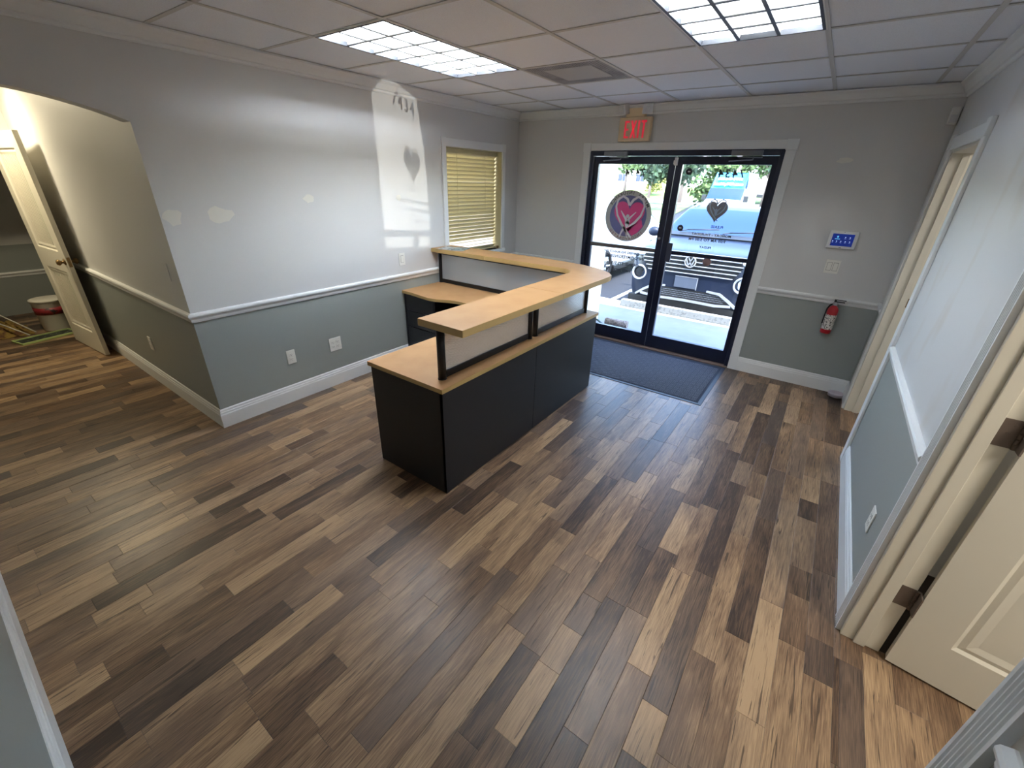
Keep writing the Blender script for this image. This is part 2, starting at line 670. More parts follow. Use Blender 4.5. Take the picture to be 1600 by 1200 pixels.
def plank_mesh(mb_, x0, x1, y0, y1):
    g, ch = 0.0004, 0.0012
    x0, x1, y0, y1 = x0 + g, x1 - g, y0 + g, y1 - g
    lo = [(x0, y0, -0.004), (x1, y0, -0.004), (x1, y1, -0.004), (x0, y1, -0.004)]
    mid = [(x0, y0, -0.0007), (x1, y0, -0.0007), (x1, y1, -0.0007), (x0, y1, -0.0007)]
    top = [(x0 + ch, y0 + ch, 0), (x1 - ch, y0 + ch, 0), (x1 - ch, y1 - ch, 0), (x0 + ch, y1 - ch, 0)]
    fs = [(8, 9, 10, 11)]
    for i in range(4):
        j = (i + 1) % 4
        fs += [(i, j, 4 + j, 4 + i), (4 + i, 4 + j, 8 + j, 8 + i)]
    mb_.add(lo + mid + top, fs)


def set_tone(ob, cols):
    a = ob.data.attributes.new('tone', 'FLOAT_COLOR', 'FACE')
    flat = []
    for c in cols:
        flat += [c[0], c[1], c[2], 1.0]
    a.data.foreach_set('color', flat)


rest = MB()
rest_c = []
for i, p in enumerate(planks):
    if i < 300:
        mb = MB()
        plank_mesh(mb, *p[1:5])
        ob = mb.build('plank', [WOOD], floor, recalc=False)
        set_tone(ob, [p[5:8]] * len(mb.f))
    else:
        plank_mesh(rest, *p[1:5])
        rest_c += [p[5:8]] * 9
ob = rest.build('plank', [WOOD], floor, recalc=False)
set_tone(ob, rest_c)
ob['kind'] = 'stuff'

# ---- ceiling: slab, tiles, grid
mb = MB()
mb.box(-5.12, 6.32, YN - 1.2, 0.16, H + 0.30, H + 0.38)
ceiling = struct(mb.build('ceiling', [DARKGRID]))
GX, GY = 0.668, -0.596
xs = [0.0] + [GX + 0.61 * k for k in range(-1, 6)] + [XR]
ys = [0.0] + [GY - 0.61 * k for k in range(0, 8)] + [YN]
skip = set()
TROFF = [(GX, -3.036), (GX + 0.61 * 3, -3.036)]
for i in range(len(xs) - 1):
    for j in range(len(ys) - 1):
        x0, x1, y1, y0 = xs[i], xs[i + 1], ys[j], ys[j + 1]
        cx, cy = (x0 + x1) / 2, (y0 + y1) / 2
        if any(tx < cx < tx + 0.61 and ty < cy < ty + 1.22 for tx, ty in TROFF):
            continue
        if GX + 0.61 < cx < GX + 1.22 and -1.816 < cy < -1.206:
            continue
        mb = MB()
        z0 = H + 0.004 + rnd.random() * 0.0015
        e = 0.009
        mb.box(x0 + e if x0 > 0 else x0, x1 - e if x1 < XR else x1, y0 + e if y0 > YN else y0, y1 - e if y1 < 0 else y1, z0, z0 + 0.015)
        mb.build('ceiling_tile', [TILE], ceiling)
for x in xs[1:-1]:
    mb = MB()
    mb.box(x - 0.012, x + 0.012, YN, 0, H - 0.001, H + 0.003)
    mb.box(x - 0.0015, x + 0.0015, YN, 0, H + 0.003, H + 0.035)
    mb.build('grid_bar', [GRID], ceiling)
for y in ys[1:-1]:
    for i in range(len(xs) - 1):
        xm = (xs[i] + xs[i + 1]) / 2
        if any(tx < xm < tx + 0.61 and abs(y - ty - 0.61) < 0.05 for tx, ty in TROFF):
            continue
        mb = MB()
        mb.box(xs[i] + 0.012 if i else 0, xs[i + 1] - 0.012 if i < len(xs) - 2 else XR, y - 0.012, y + 0.012, H, H + 0.0038)
        mb.build('grid_bar', [GRID], ceiling)
# plaster ceilings of the hall and the other rooms
mb = MB()
mb.box(-5.0, -0.12, -6.1, 0.04, H, H + 0.05)
mb.box(4.05, 6.2, YN, 0.0, H, H + 0.05)
struct(mb.build('ceiling_side_rooms', [WALL_UP]))


# ---- mouldings
def base_prof(sgn=1):
    return [(0, 0), (0.015, 0), (0.015, 0.105), (0.012, 0.112), (0.012, 0.124), (0.008, 0.130), (0.008, 0.143), (0.004, 0.15), (0, 0.15)]


def rail_prof():
    return [(0, ZR0), (0.008, ZR0), (0.012, ZR0 + 0.012), (0.012, ZR0 + 0.022), (0.016, ZR0 + 0.030), (0.024, ZR0 + 0.040),
            (0.026, ZR0 + 0.050), (0.022, ZR0 + 0.060), (0.006, ZR1), (0, ZR1)]


def crown_prof():
    z = H - 0.001
    return [(0, z), (0.075, z), (0.075, z - 0.010), (0.066, z - 0.016), (0.052, z - 0.026), (0.036, z - 0.046), (0.026, z - 0.060),
            (0.014, z - 0.064), (0.014, z - 0.078), (0.008, z - 0.084), (0, z - 0.084)]


def run(mb_, prof, wall, a, c, ma=0, mc=0):
    """run a moulding profile along a wall; ma / mc = mitre slope at each end (offset per unit of projection)"""
    n = len(prof)
    vs_ = []
    for t, m in ((a, ma), (c, mc)):
        for d, z in prof:
            q = t + m * d
            vs_.append({'left': (d, q, z), 'right': (XR - d, q, z), 'back': (q, -d, z), 'hall': (q, YL - d, z), 'near': (q, YN + d, z),
                        'store': (-5.0 + d, q, z)}[wall])
    fs = [(i, (i + 1) % n, n + (i + 1) % n, n + i) for i in range(n)] + [tuple(range(n)), tuple(range(n, 2 * n))]
    mb_.add(vs_, fs)


BP, RP, CP = base_prof(), rail_prof(), crown_prof()
LWIN0, LWIN1 = -1.343, -0.28
mb = MB(); run(mb, BP, 'left', YL, 0, -1, -1); struct(mb.build('baseboard_left', [TRIM]))
mb = MB(); run(mb, BP, 'hall', -3.3, 0, 0, 1); struct(mb.build('baseboard_hall', [TRIM]))
mb = MB(); run(mb, BP, 'back', 0, 0.90, 1, 0); run(mb, BP, 'back', 2.952, XR, 0, -1); struct(mb.build('baseboard_back', [TRIM]))
mb = MB(); run(mb, BP, 'right', -1.375, -2.868); run(mb, BP, 'right', -3.97, YN); run(mb, BP, 'right', 0, -0.25)
struct(mb.build('baseboard_right', [TRIM]))
mb = MB(); run(mb, BP, 'near', -3.3, XR); struct(mb.build('baseboard_near', [TRIM]))
mb = MB(); run(mb, RP, 'left', YL, 0, -1, -1); struct(mb.build('trim_1', [TRIM]))
mb = MB(); run(mb, RP, 'hall', -3.3, 0, 0, 1); struct(mb.build('trim_2', [TRIM]))
mb = MB(); run(mb, RP, 'back', 0, 0.90, 1, 0); run(mb, RP, 'back', 2.952, XR, 0, -1); struct(mb.build('trim_3', [TRIM]))
mb = MB(); run(mb, RP, 'right', -1.375, -2.868); run(mb, RP, 'right', -3.985, YN); run(mb, RP, 'right', 0, -0.25)
struct(mb.build('trim_4', [TRIM]))
mb = MB(); run(mb, [(d, z - 0.36) for d, z in RP], 'store', -6.0, -2.5); struct(mb.build('trim_5', [TRIM]))
mb = MB()
run(mb, CP, 'left', YN, 0, 1, -1)
run(mb, CP, 'back', 0, XR, 1, -1)
run(mb, CP, 'right', 0, YN, -1, 1)
run(mb, CP, 'near', 0, XR, 1, -1)
struct(mb.build('trim_6', [TRIM]))


# ---- spackle patches on the walls (each a thin dab)
def dab(pt, ax, w, h, seed):
    r = random.Random(seed)
    n = 14
    prof = []
    for i in range(n):
        a = 2 * math.pi * i / n
        k = 0.75 + 0.4 * r.random()
        prof.append((math.cos(a) * w * k, math.sin(a) * h * k))
    m = MB()
    if ax == 'x':
        m.ext([(pt[1] + u, pt[2] + w_) for u, w_ in prof], 'x', pt[0] + 0.0002, pt[0] + 0.0012)
        m.build('spackle_dab', [SPACK], wall_left)
    else:
        m.ext([(pt[0] + u, pt[2] + w_) for u, w_ in prof], 'y', pt[1] - 0.0002, pt[1] - 0.0012)
        m.build('spackle_dab', [SPACK], wall_back)


dab((0, -3.765, 1.51), 'x', 0.055, 0.05, 1)
dab((0, -3.49, 1.512), 'x', 0.08, 0.055, 2)
dab((0, -2.835, 1.606), 'x', 0.05, 0.03, 3)
dab((0, -1.93, 1.60), 'x', 0.03, 0.03, 4)
dab((3.32, 0, 2.0), 'y', 0.058, 0.02, 5)


# ---- casings
def casing(mb_, wall, a, c, z0, z1, t=0.018, w=0.06, mi=0):
    """a flat board on a wall between a and c"""
    if wall == 'left':
        mb_.box(0, t, a, c, z0, z1, mi)
    elif wall == 'right':
        mb_.box(XR - t, XR, a, c, z0, z1, mi)
    else:
        mb_.box(a, c, -t, 0, z0, z1, mi)


def fluted(mb_, y0, y1, z0, z1):
    """vertical fluted board on the right wall"""
    n = 5
    w = (y1 - y0)
    prof = [(XR, y0), (XR - 0.019, y0), (XR - 0.019, y0 + w * 0.1)]
    for k in range(n):
        a = y0 + w * (0.1 + 0.8 * k / n)
        s = w * 0.8 / n
        prof += [(XR - 0.019, a + s * 0.12), (XR - 0.013, a + s * 0.28), (XR - 0.013, a + s * 0.72), (XR - 0.019, a + s * 0.88)]
    prof += [(XR - 0.019, y1), (XR, y1)]
    mb_.ext(prof, 'z', z0, z1)


# storefront casing
tr = struct_empty('trim_7', (1.93, 0, 0))
for x0, x1 in ((0.905, 0.985), (2.872, 2.952)):
    mb = MB(); mb.box(x0, x1, -0.018, 0, 0, 2.08); mb.build('casing_board', [TRIM], tr, bevel=0.003)
    mb = MB(); mb.box(x0 - 0.006, x1 + 0.006, -0.024, 0, 2.08, 2.165); mb.build('corner_block', [TRIM], tr, bevel=0.004)
mb = MB(); mb.box(0.991, 2.866, -0.018, 0, 2.09, 2.16); mb.build('casing_board', [TRIM], tr, bevel=0.003)

# left window: casing, jamb lining, sill
win = struct_empty('window_1', (0, -0.81, WZ0))
mb = MB()
for y0, y1 in ((LWIN0, WY0), (WY1, LWIN1)):
    m2 = MB(); m2.box(0, 0.018, y0, y1, WZ0 - 0.03, WZ1); m2.build('casing_board', [TRIM], win, bevel=0.003)
m2 = MB(); m2.box(0, 0.018, WY0, WY1, WZ1 + 0.002, WZ1 + 0.075); m2.build('casing_board', [TRIM], win, bevel=0.003)
for y0, y1 in ((LWIN0, WY0), (WY1, LWIN1)):
    m2 = MB(); m2.box(0, 0.022, y0 - 0.003, y1 + 0.003, WZ1, WZ1 + 0.08); m2.build('corner_block', [TRIM], win, bevel=0.003)
m2 = MB(); m2.box(-0.12, 0.03, LWIN0 - 0.01, LWIN1 + 0.01, WZ0 - 0.035, WZ0); m2.build('sill', [TRIM], win, bevel=0.004)
m2 = MB()
m2.box(-0.12, 0, WY0, WY0 + 0.004, WZ0, WZ1)
m2.box(-0.12, 0, WY1 - 0.004, WY1, WZ0, WZ1)
m2.box(-0.12, 0, WY0, WY1, WZ1 - 0.004, WZ1)
m2.build('jamb_lining', [BLIND], win)

# far opening of the right wall: casing, jamb, strike plate
d3 = struct_empty('door_3', (XR, -0.81, 0))
m2 = MB(); m2.box(XR - 0.018, XR, FO1, FO1 + 0.085, 0, 2.06); m2.build('casing_board', [TRIM], d3, bevel=0.003)
m2 = MB(); m2.box(XR - 0.018, XR, FO0 - 0.085, FO0, 0, 2.06); m2.build('casing_board', [TRIM], d3, bevel=0.003)
m2 = MB(); m2.box(XR - 0.018, XR, FO0, FO1, 2.05, 2.13); m2.build('casing_board', [TRIM], d3, bevel=0.003)
for y0 in (FO0 - 0.09, FO1 - 0.005):
    m2 = MB(); m2.box(XR - 0.024, XR, y0, y0 + 0.095, 2.055, 2.145); m2.build('corner_block', [TRIM], d3, bevel=0.003)
m2 = MB()
m2.box(XR - 0.001, 4.052, FO1 - 0.02, FO1 + 0.001, 0, 2.05)
m2.box(XR + 0.06, XR + 0.10, FO1 - 0.032, FO1 - 0.02, 0, 2.04)
m2.box(XR - 0.001, 4.052, FO0 - 0.001, FO0 + 0.02, 0, 2.05)
m2.box(XR - 0.001, 4.052, FO0, FO1, 2.03, 2.051)
m2.build('jamb', [DOORW], d3, bevel=0.002)
m2 = MB()
m2.box(XR + 0.105, XR + 0.128, FO1 - 0.0225, FO1 - 0.0198, 0.96, 1.03)
m2.build('strike_plate', [BRASS], d3)

# near opening of the right wall: fluted casing, jamb with stop, hinges and the open door leaf
d2 = struct_empty('door_2', (XR, -3.42, 0))
m2 = MB(); fluted(m2, NO1, NO1 + 0.082, 0, 2.06); m2.build('fluted_casing', [TRIM], d2)
m2 = MB(); fluted(m2, NO0 - 0.082, NO0, 0, 2.06); m2.build('fluted_casing', [TRIM], d2)
m2 = MB(); m2.box(XR - 0.018, XR, NO0, NO1, 2.05, 2.13); m2.build('casing_board', [TRIM], d2)
m2 = MB()
m2.box(XR - 0.001, 4.055, NO1 - 0.02, NO1 + 0.001, 0, 2.05)
m2.box(XR + 0.045, XR + 0.085, NO1 - 0.032, NO1 - 0.02, 0, 2.04)
m2.box(XR - 0.001, 4.055, NO0 - 0.001, NO0 + 0.02, 0, 2.05)
m2.box(XR + 0.045, XR + 0.085, NO0 + 0.02, NO0 + 0.032, 0, 2.04)
m2.box(XR - 0.001, 4.055, NO0, NO1, 2.03, 2.051)
m2.build('jamb', [DOORW], d2, bevel=0.002)
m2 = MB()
m2.box(XR - 0.004, XR - 0.0, NO1 + 0.083, NO1 + 0.098, 0.92, 2.05)  # thin grey strip on the wall beside the fluted casing
m2.build('grey_strip', [mat('strip_grey', (150, 148, 145), 0.7)], d2)
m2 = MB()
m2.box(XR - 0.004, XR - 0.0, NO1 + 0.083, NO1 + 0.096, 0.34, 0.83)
m2.build('grey_strip', [MATS['strip_grey']], d2)


def hinge_pair(parent, px, py, zs):
    for z in zs:
        m = MB()
        m.box(px - 0.052, px - 0.004, py + 0.0, py + 0.003, z - 0.05, z + 0.05)
        for k in (-0.03, 0.0, 0.03):
            m.cyl((px - 0.03 + 0.01 * (k != 0), py - 0.001, z + k), (px - 0.03 + 0.01 * (k != 0), py + 0.001, z + k), 0.005, n=10)
        m.box(px + 0.004, px + 0.010, py - 0.045, py + 0.0, z - 0.05, z + 0.05)
        for k in range(5):
            m.cyl((px, py - 0.003, z - 0.05 + 0.02 * k), (px, py - 0.003, z - 0.031 + 0.02 * k), 0.0065, n=12)
        m.build('hinge', [BRONZE], parent, bevel=0.002)


hinge_pair(d2, 4.058, -2.974, (0.335, 1.10, 1.86))


def panel_leaf(root_name, loc, rz, w, h, panels, label, cat, beads=False, arch=False, matl=None, flip=1):
    """door leaf in local coords: x 0..w from the hinge, thickness y 0..0.035, raised or beaded panels on both faces"""
    matl = matl or DOORW
    t = 0.035
    root = thing(root_name, loc, label, cat, rz=rz)
    m = MB()
    xs_ = sorted({0, w} | {p[0] for p in panels} | {p[1] for p in panels})
    # stiles and rails around the panel openings
    zs_ = sorted({0, h} | {p[2] for p in panels} | {p[3] for p in panels})
    for i in range(len(xs_) - 1):
        for j in range(len(zs_) - 1):
            cx, cz = (xs_[i] + xs_[i + 1]) / 2, (zs_[j] + zs_[j + 1]) / 2
            if any(p[0] < cx < p[1] and p[2] < cz < p[3] for p in panels):
                continue
            m.box(xs_[i], xs_[i + 1], 0, t, zs_[j], zs_[j + 1])
    m.build('leaf_frame', [matl], root, local=True)
    for (x0, x1, z0, z1) in panels:
        m = MB()
        for y0, sgn in ((0, 1), (t, -1)):
            # sloped moulding then a field
            d = 0.012 * sgn
            e = 0.035
            vs_ = []
            for k, (ins, dep) in enumerate(((0, 0), (0.012, 0.010 * sgn), (0.030, 0.006 * sgn), (e + 0.02, d))):
                vs_ += [(x0 + ins, y0 + dep, z0 + ins), (x1 - ins, y0 + dep, z0 + ins), (x1 - ins, y0 + dep, z1 - ins), (x0 + ins, y0 + dep, z1 - ins)]
            fs = []
            for k in range(3):
                for i in range(4):
                    j = (i + 1) % 4
                    fs.append((4 * k + i, 4 * k + j, 4 * k + 4 + j, 4 * k + 4 + i))
            fs.append((12, 13, 14, 15))
            m.add(vs_, fs)
            if beads:
                n = int((x1 - x0 - 0.1) / 0.045)
                for b_ in range(1, n):
                    xx = x0 + 0.05 + (x1 - x0 - 0.1) * b_ / n
                    m.box(xx - 0.004, xx + 0.004, y0 + d - 0.003 * sgn, y0 + d + 0.001 * sgn, z0 + 0.05, z1 - 0.05)
        m.build('door_panel', [matl], root, local=True)
    return root


leaf = panel_leaf('door_leaf', (4.072, -3.004, 0.012), -0.125, 0.90, 2.03,
                  [(0.13, 0.77, 0.21, 0.84), (0.13, 0.77, 1.0, 1.90)],
                  'white panelled door standing open on bronze hinges in the near right doorway', 'door')
m2 = MB()
m2.lathe([(0.001, -0.02), (0.027, -0.018), (0.029, 0.0), (0.012, 0.006), (0.012, 0.022), (0.024, 0.032), (0.027, 0.045), (0.018, 0.058), (0.001, 0.060)],
         (0.84, 0, 0.92), 16, axis='y')
m2.v = [(x, -y - 0.001, z) for x, y, z in m2.v]
m2.build('door_knob', [BRASS], leaf, local=True)

hall_door = panel_leaf('door_leaf', (-3.235, -4.015, 0.012), 0.075, 0.83, 2.03,
                       [(0.13, 0.70, 0.22, 0.84), (0.13, 0.70, 1.03, 1.90)],
                       'white beadboard door standing open along the dim hall wall', 'door', beads=True)
for sy in (-1, 1):
    m2 = MB()
    m2.lathe([(0.001, 0.0), (0.03, 0.0), (0.03, 0.006), (0.012, 0.012), (0.012, 0.026), (0.024, 0.034), (0.028, 0.047), (0.02, 0.060), (0.001, 0.063)],
             (0, 0, 0), 16, axis='y')
    m2.v = [(x + 0.775, (0.0 if sy < 0 else 0.035) + sy * y, z + 0.945) for x, y, z in m2.v]
    m2.build('door_knob', [BRASS], hall_door, local=True)
m2 = MB()
m2.box(0.8295, 0.832, 0.006, 0.029, 0.90, 0.99)
m2.box(0.832, 0.84, 0.011, 0.024, 0.93, 0.955)
m2.build('latch_plate', [BRASS], hall_door, local=True)
d4 = struct_empty('door_4', (-3.3, -4.4, 0))
m2 = MB()
m2.box(-3.32, -3.285, -3.98, -3.95, 0, 2.05)
m2.box(-3.32, -3.285, -4.85, -4.82, 0, 2.05)
m2.box(-3.32, -3.285, -4.85, -3.95, 2.05, 2.09)
m2.build('casing_board', [TRIM], d4)

# ================================================================= STOREFRONT DOOR
d1 = struct_empty('door_1', (1.93, 0.05, 0))
FY0, FY1 = -0.005, 0.078
m2 = MB(); m2.box(0.987, 1.022, FY0, FY1, 0, 2.093); m2.build('frame_post', [FRAME], d1, bevel=0.002)
m2 = MB(); m2.box(2.835, 2.870, FY0, FY1, 0, 2.093); m2.build('frame_post', [FRAME], d1, bevel=0.002)
m2 = MB(); m2.box(1.022, 2.835, FY0, FY1, 2.04, 2.093); m2.build('frame_header', [FRAME], d1, bevel=0.002)
m2 = MB(); m2.box(0.987, 2.87, -0.03, 0.12, -0.003, 0.016); m2.build('threshold', [mat('threshold_bronze', (120, 100, 88), 0.5, metal=0.4)], d1, bevel=0.003)
YG = 0.05


def door_leaf(x0, x1, gx0, gx1, name):
    fr = MB()
    fr.box(x0, gx0, 0.028, 0.072, 0.018, 2.036)
    fr.box(gx1, x1, 0.028, 0.072, 0.018, 2.036)
    fr.box(gx0, gx1, 0.028, 0.072, 0.018, 0.165)
    fr.box(gx0, gx1, 0.028, 0.072, 1.965, 2.036)
    lf = fr.build('glazed_leaf', [FRAME], d1)
    for a_, b_, c_, d_ in ((gx0, gx1, 1.138, 1.965), (gx0, gx1, 0.165, 1.098)):
        g = MB()
        g.box(a_, b_, 0.0475, 0.0525, c_, d_)
        g.build('glass_pane', [GLASS], lf)
    b = MB()
    b.box(gx0, gx1, 0.022, 0.078, 1.098, 1.138)
    b.build('push_bar', [FRAME if x0 > 1.5 else mat('bar_grey_bronze', (92, 86, 82), 0.4, metal=0.4)], lf, bevel=0.003)
    return lf


leafL = door_leaf(1.025, 1.926, 1.083, 1.862, 'leaf')
leafR = door_leaf(1.932, 2.832, 1.998, 2.788, 'leaf')
for lf, x0 in ((leafL, 1.165), (leafR, 2.44)):
    m2 = MB()
    m2.box(x0, x0 + 0.26, -0.045, -0.006, 2.035, 2.08)
    m2.box(x0 + 0.06, x0 + 0.26, -0.04, 0.02, 2.02, 2.028)
    m2.tube([(x0 + 0.19, -0.025, 2.03), (x0 + 0.19, -0.03, 2.005), (x0 - 0.01, -0.02, 1.993), (x0 - 0.015, 0.02, 1.993)], 0.006)
    m2.build('closer_arm', [mat('closer_grey', (118, 120, 128), 0.35, metal=0.6)], d1, bevel=0.002)
m2 = MB(); m2.box(1.916, 1.948, 0.005, 0.028, 1.955, 2.025); m2.box(1.906, 1.914, 0.012, 0.028, 1.965, 2.0)
m2.build('door_contact', [WHITEP], d1, bevel=0.002)
m2 = MB(); m2.box(1.992, 2.047, 0.012, 0.03, 1.02, 1.215); m2.build('lock_box', [mat('lock_box_slate', (48, 50, 66), 0.5)], d1, bevel=0.003)
m2 = MB(); m2.lathe([(0.001, 0), (0.014, 0), (0.014, 0.006), (0.001, 0.007)], (1.888, 0.021, 1.25), 14, axis='y'); m2.build('key_cylinder', [CHROME], d1)

# decals on the panes (they face the street, so they read mirrored from inside)
PL = [c for c in leafL.children if c.name.startswith('glass_pane')]
PR = [c for c in leafR.children if c.name.startswith('glass_pane')]
YD = 0.0535
FACE_OUT = Matrix(((-1, 0, 0, 0), (0, 0, 1, 0), (0, 1, 0, 0), (0, 0, 0, 1)))     # text x -> -x, y -> z, faces +y


def decal_text(body, x, z, size, m, parent, bold=0.0, spacing=1.0):
    t = text_mb(body, size, 0.0002, bold, spacing=spacing)
    t.xf(Matrix.Translation((x, YD + 0.0004, z)) @ FACE_OUT)
    return t.build('lettering', [m], parent, recalc=False)


def decal_poly(prof, x, z, y0, m, parent, name, th=0.0004):
    mm = MB()
    mm.ext([(x + u, z + w) for u, w in prof], 'y', y0, y0 + th)
    return mm.build(name, [m], parent, recalc=False)


def circ(r, n=40, a0=0.0, a1=2 * math.pi):
    return [(r * math.cos(a0 + (a1 - a0) * i / n), r * math.sin(a0 + (a1 - a0) * i / n)) for i in range(n)]


def band(pts, w):
    """a tapered ribbon polygon along pts; w = list of half widths"""
    L_, R2 = [], []
    for i, p in enumerate(pts):
        a = pts[max(0, i - 1)]
        b = pts[min(len(pts) - 1, i + 1)]
        dx, dy = b[0] - a[0], b[1] - a[1]
        l = math.hypot(dx, dy) or 1
        L_.append((p[0] - dy / l * w[i], p[1] + dx / l * w[i]))
        R2.append((p[0] + dy / l * w[i], p[1] - dx / l * w[i]))
    return L_ + R2[::-1]


def heart(s, dx=0.0, dz=0.0):
    o = []
    for i in range(48):
        t = 2 * math.pi * i / 48
        o.append((s * 16 * math.sin(t) ** 3 / 16 + dx, s * (13 * math.cos(t) - 5 * math.cos(2 * t) - 2 * math.cos(3 * t) - math.cos(4 * t)) / 14.5 + dz))
    return o


def sheet(polys, cx, cz, k, parent, name, m, layer):
    mm = MB()
    for prof in polys:
        y0 = YD - 0.0005 * layer
        mm.ext([(cx + u * k, cz + w * k) for u, w in prof], 'y', y0, y0 + 0.0004)
    return mm.build(name, [m], parent, recalc=False)


FIG_LINES = [  # grey heart outline strokes and the figure with raised arms (as seen from inside)
    band([(0.02, 0.42), (-0.10, 0.66), (-0.30, 0.76), (-0.50, 0.62), (-0.56, 0.36), (-0.46, 0.02), (-0.22, -0.34), (0.10, -0.68), (0.26, -0.84)],
         [0.05, 0.05, 0.045, 0.045, 0.04, 0.04, 0.05, 0.05, 0.03]),
    band([(0.02, 0.42), (0.16, 0.64), (0.36, 0.76), (0.58, 0.66), (0.66, 0.40), (0.56, 0.06), (0.34, -0.22), (0.08, -0.42)],
         [0.05, 0.05, 0.045, 0.045, 0.035, 0.045, 0.05, 0.02]),
    band([(-0.32, 0.20), (-0.18, 0.02), (-0.06, -0.12), (0.02, -0.30), (0.02, -0.46)], [0.015, 0.04, 0.05, 0.10, 0.03]),
    band([(0.34, 0.18), (0.18, 0.02), (0.06, -0.12), (0.02, -0.30)], [0.015, 0.03, 0.05, 0.10]),
    band([(-0.10, -0.44), (-0.20, -0.66), (-0.26, -0.84)], [0.06, 0.035, 0.03]),
    band([(-0.10, -0.44), (0.02, -0.66), (0.08, -0.86)], [0.05, 0.03, 0.02]),
]
LX, LZ, LR = 1.488, 1.446, 0.267
pane = PL[0]
sheet([circ(1.0, 64)], LX, LZ, LR, pane, 'logo_ring', DGREY, 0)
sheet([circ(0.80, 56)], LX, LZ, LR, pane, 'logo_disc', NAVY, 1)
sheet([heart(0.66, 0.04, 0.02), [(0.0, -0.5), (0.62, -0.1), (0.70, -0.36), (0.50, -0.62), (0.28, -0.76)]], LX, LZ, LR, pane, 'logo_heart', PINK, 2)
sheet(FIG_LINES + [circ(0.075, 16, 0, 2 * math.pi)], LX, LZ - 0.0, LR, pane, 'logo_figure', mat('decal_pale_grey', (240, 232, 244), 0.6), 3)


def arc_text(word, r, deg0, deg1, size, top, m):
    """letters along the ring; positions given for the outside reader, then mirrored by FACE_OUT"""
    mm = MB()
    n = len(word)
    for i, ch in enumerate(word):
        if ch == ' ':
            continue
        a = R_(deg0 + (deg1 - deg0) * i / (n - 1))
        t = text_mb(ch, size, 0.0002, 0.0006)
        rot = a - math.pi / 2 if top else a + math.pi / 2
        t.xf(Matrix.Translation((r * math.cos(a), r * math.sin(a), 0)) @ Matrix.Rotation(rot, 4, 'Z'))
        mm.add(t.v, t.f)
    mm.xf(Matrix.Translation((LX, YD - 0.0012, LZ)) @ FACE_OUT)
    return mm.build('lettering', [m], pane, recalc=False)


arc_text('MYERS INSURANCE', LR * 0.90, 150, 30, 0.047, True, DECALK)
arc_text('INCORPORATED', LR * 0.90, 222, 318, 0.040, False, mat('decal_rose_text', (150, 84, 104), 0.6))
decal_text('7434', 1.505, 1.882, 0.098, DECALK, pane, bold=0.0012, spacing=1.2)
low = PL[1]
for k, (body, xx, zz, sz, mm_) in enumerate((('@MYERS INSURANCE INC', 1.47, 1.055, 0.036, DECALT), ('INFO@MYERSINSINC', 1.52, 1.005, 0.046, DECALT),
                                             ('PHONE: 772.513', 1.53, 0.925, 0.046, DECALT), ('HABLAMOS', 1.50, 0.85, 0.040, DECALT))):
    decal_text(body, xx, zz, sz, mm_, low, bold=0.0016, spacing=1.05)
pane = PR[0]
decal_text('7434', 2.462, 1.886, 0.105, DECALK, pane, bold=0.0014, spacing=1.2)
HX, HZ = 2.398, 1.566
HGREY = mat('decal_heart_grey', (150, 148, 158), 0.6)
sheet([[(u, w) for u, w in heart(0.80, 0.03, -0.05)]], HX, HZ, 0.125, pane, 'logo_heart', HGREY, 0)
sheet(FIG_LINES[:4] + [circ(0.075, 14)], HX, HZ, 0.125, pane, 'logo_figure', mat('decal_pale_blue', (196, 214, 240), 0.6), 1)
for body, xx, zz, sz in (('PLEASE', 2.44, 1.405, 0.034), ('MONDAY - THURSDAY', 2.40, 1.325, 0.034), ('9:00 AM TO 5:00 PM', 2.37, 1.272, 0.038), ('FRIDAY', 2.37, 1.20, 0.032)):
    decal_text(body, xx, zz, sz, DECALT, pane, bold=0.0012, spacing=1.1)
for xx, zz in ((2.068, 1.902), (2.084, 1.371)):
    q = MB(); q.lathe([(0.001, 0), (0.031, 0), (0.031, 0.0015), (0.001, 0.0015)], (xx, YD - 0.008, zz), 24, axis='y'); q.build('round_sticker', [DECALK], pane)
    decal_poly([(-0.012, -0.006), (0.012, -0.006), (0.012, 0.006), (-0.012, 0.006)], xx, zz, YD - 0.0086, DGREY, pane, 'sticker_mark')
q = MB(); q.lathe([(0.001, 0), (0.043, 0), (0.043, 0.001), (0.001, 0.001)], (2.418, 0.0462, 1.062), 24, axis='y'); q.build('round_sticker', [BROWN], PR[1])

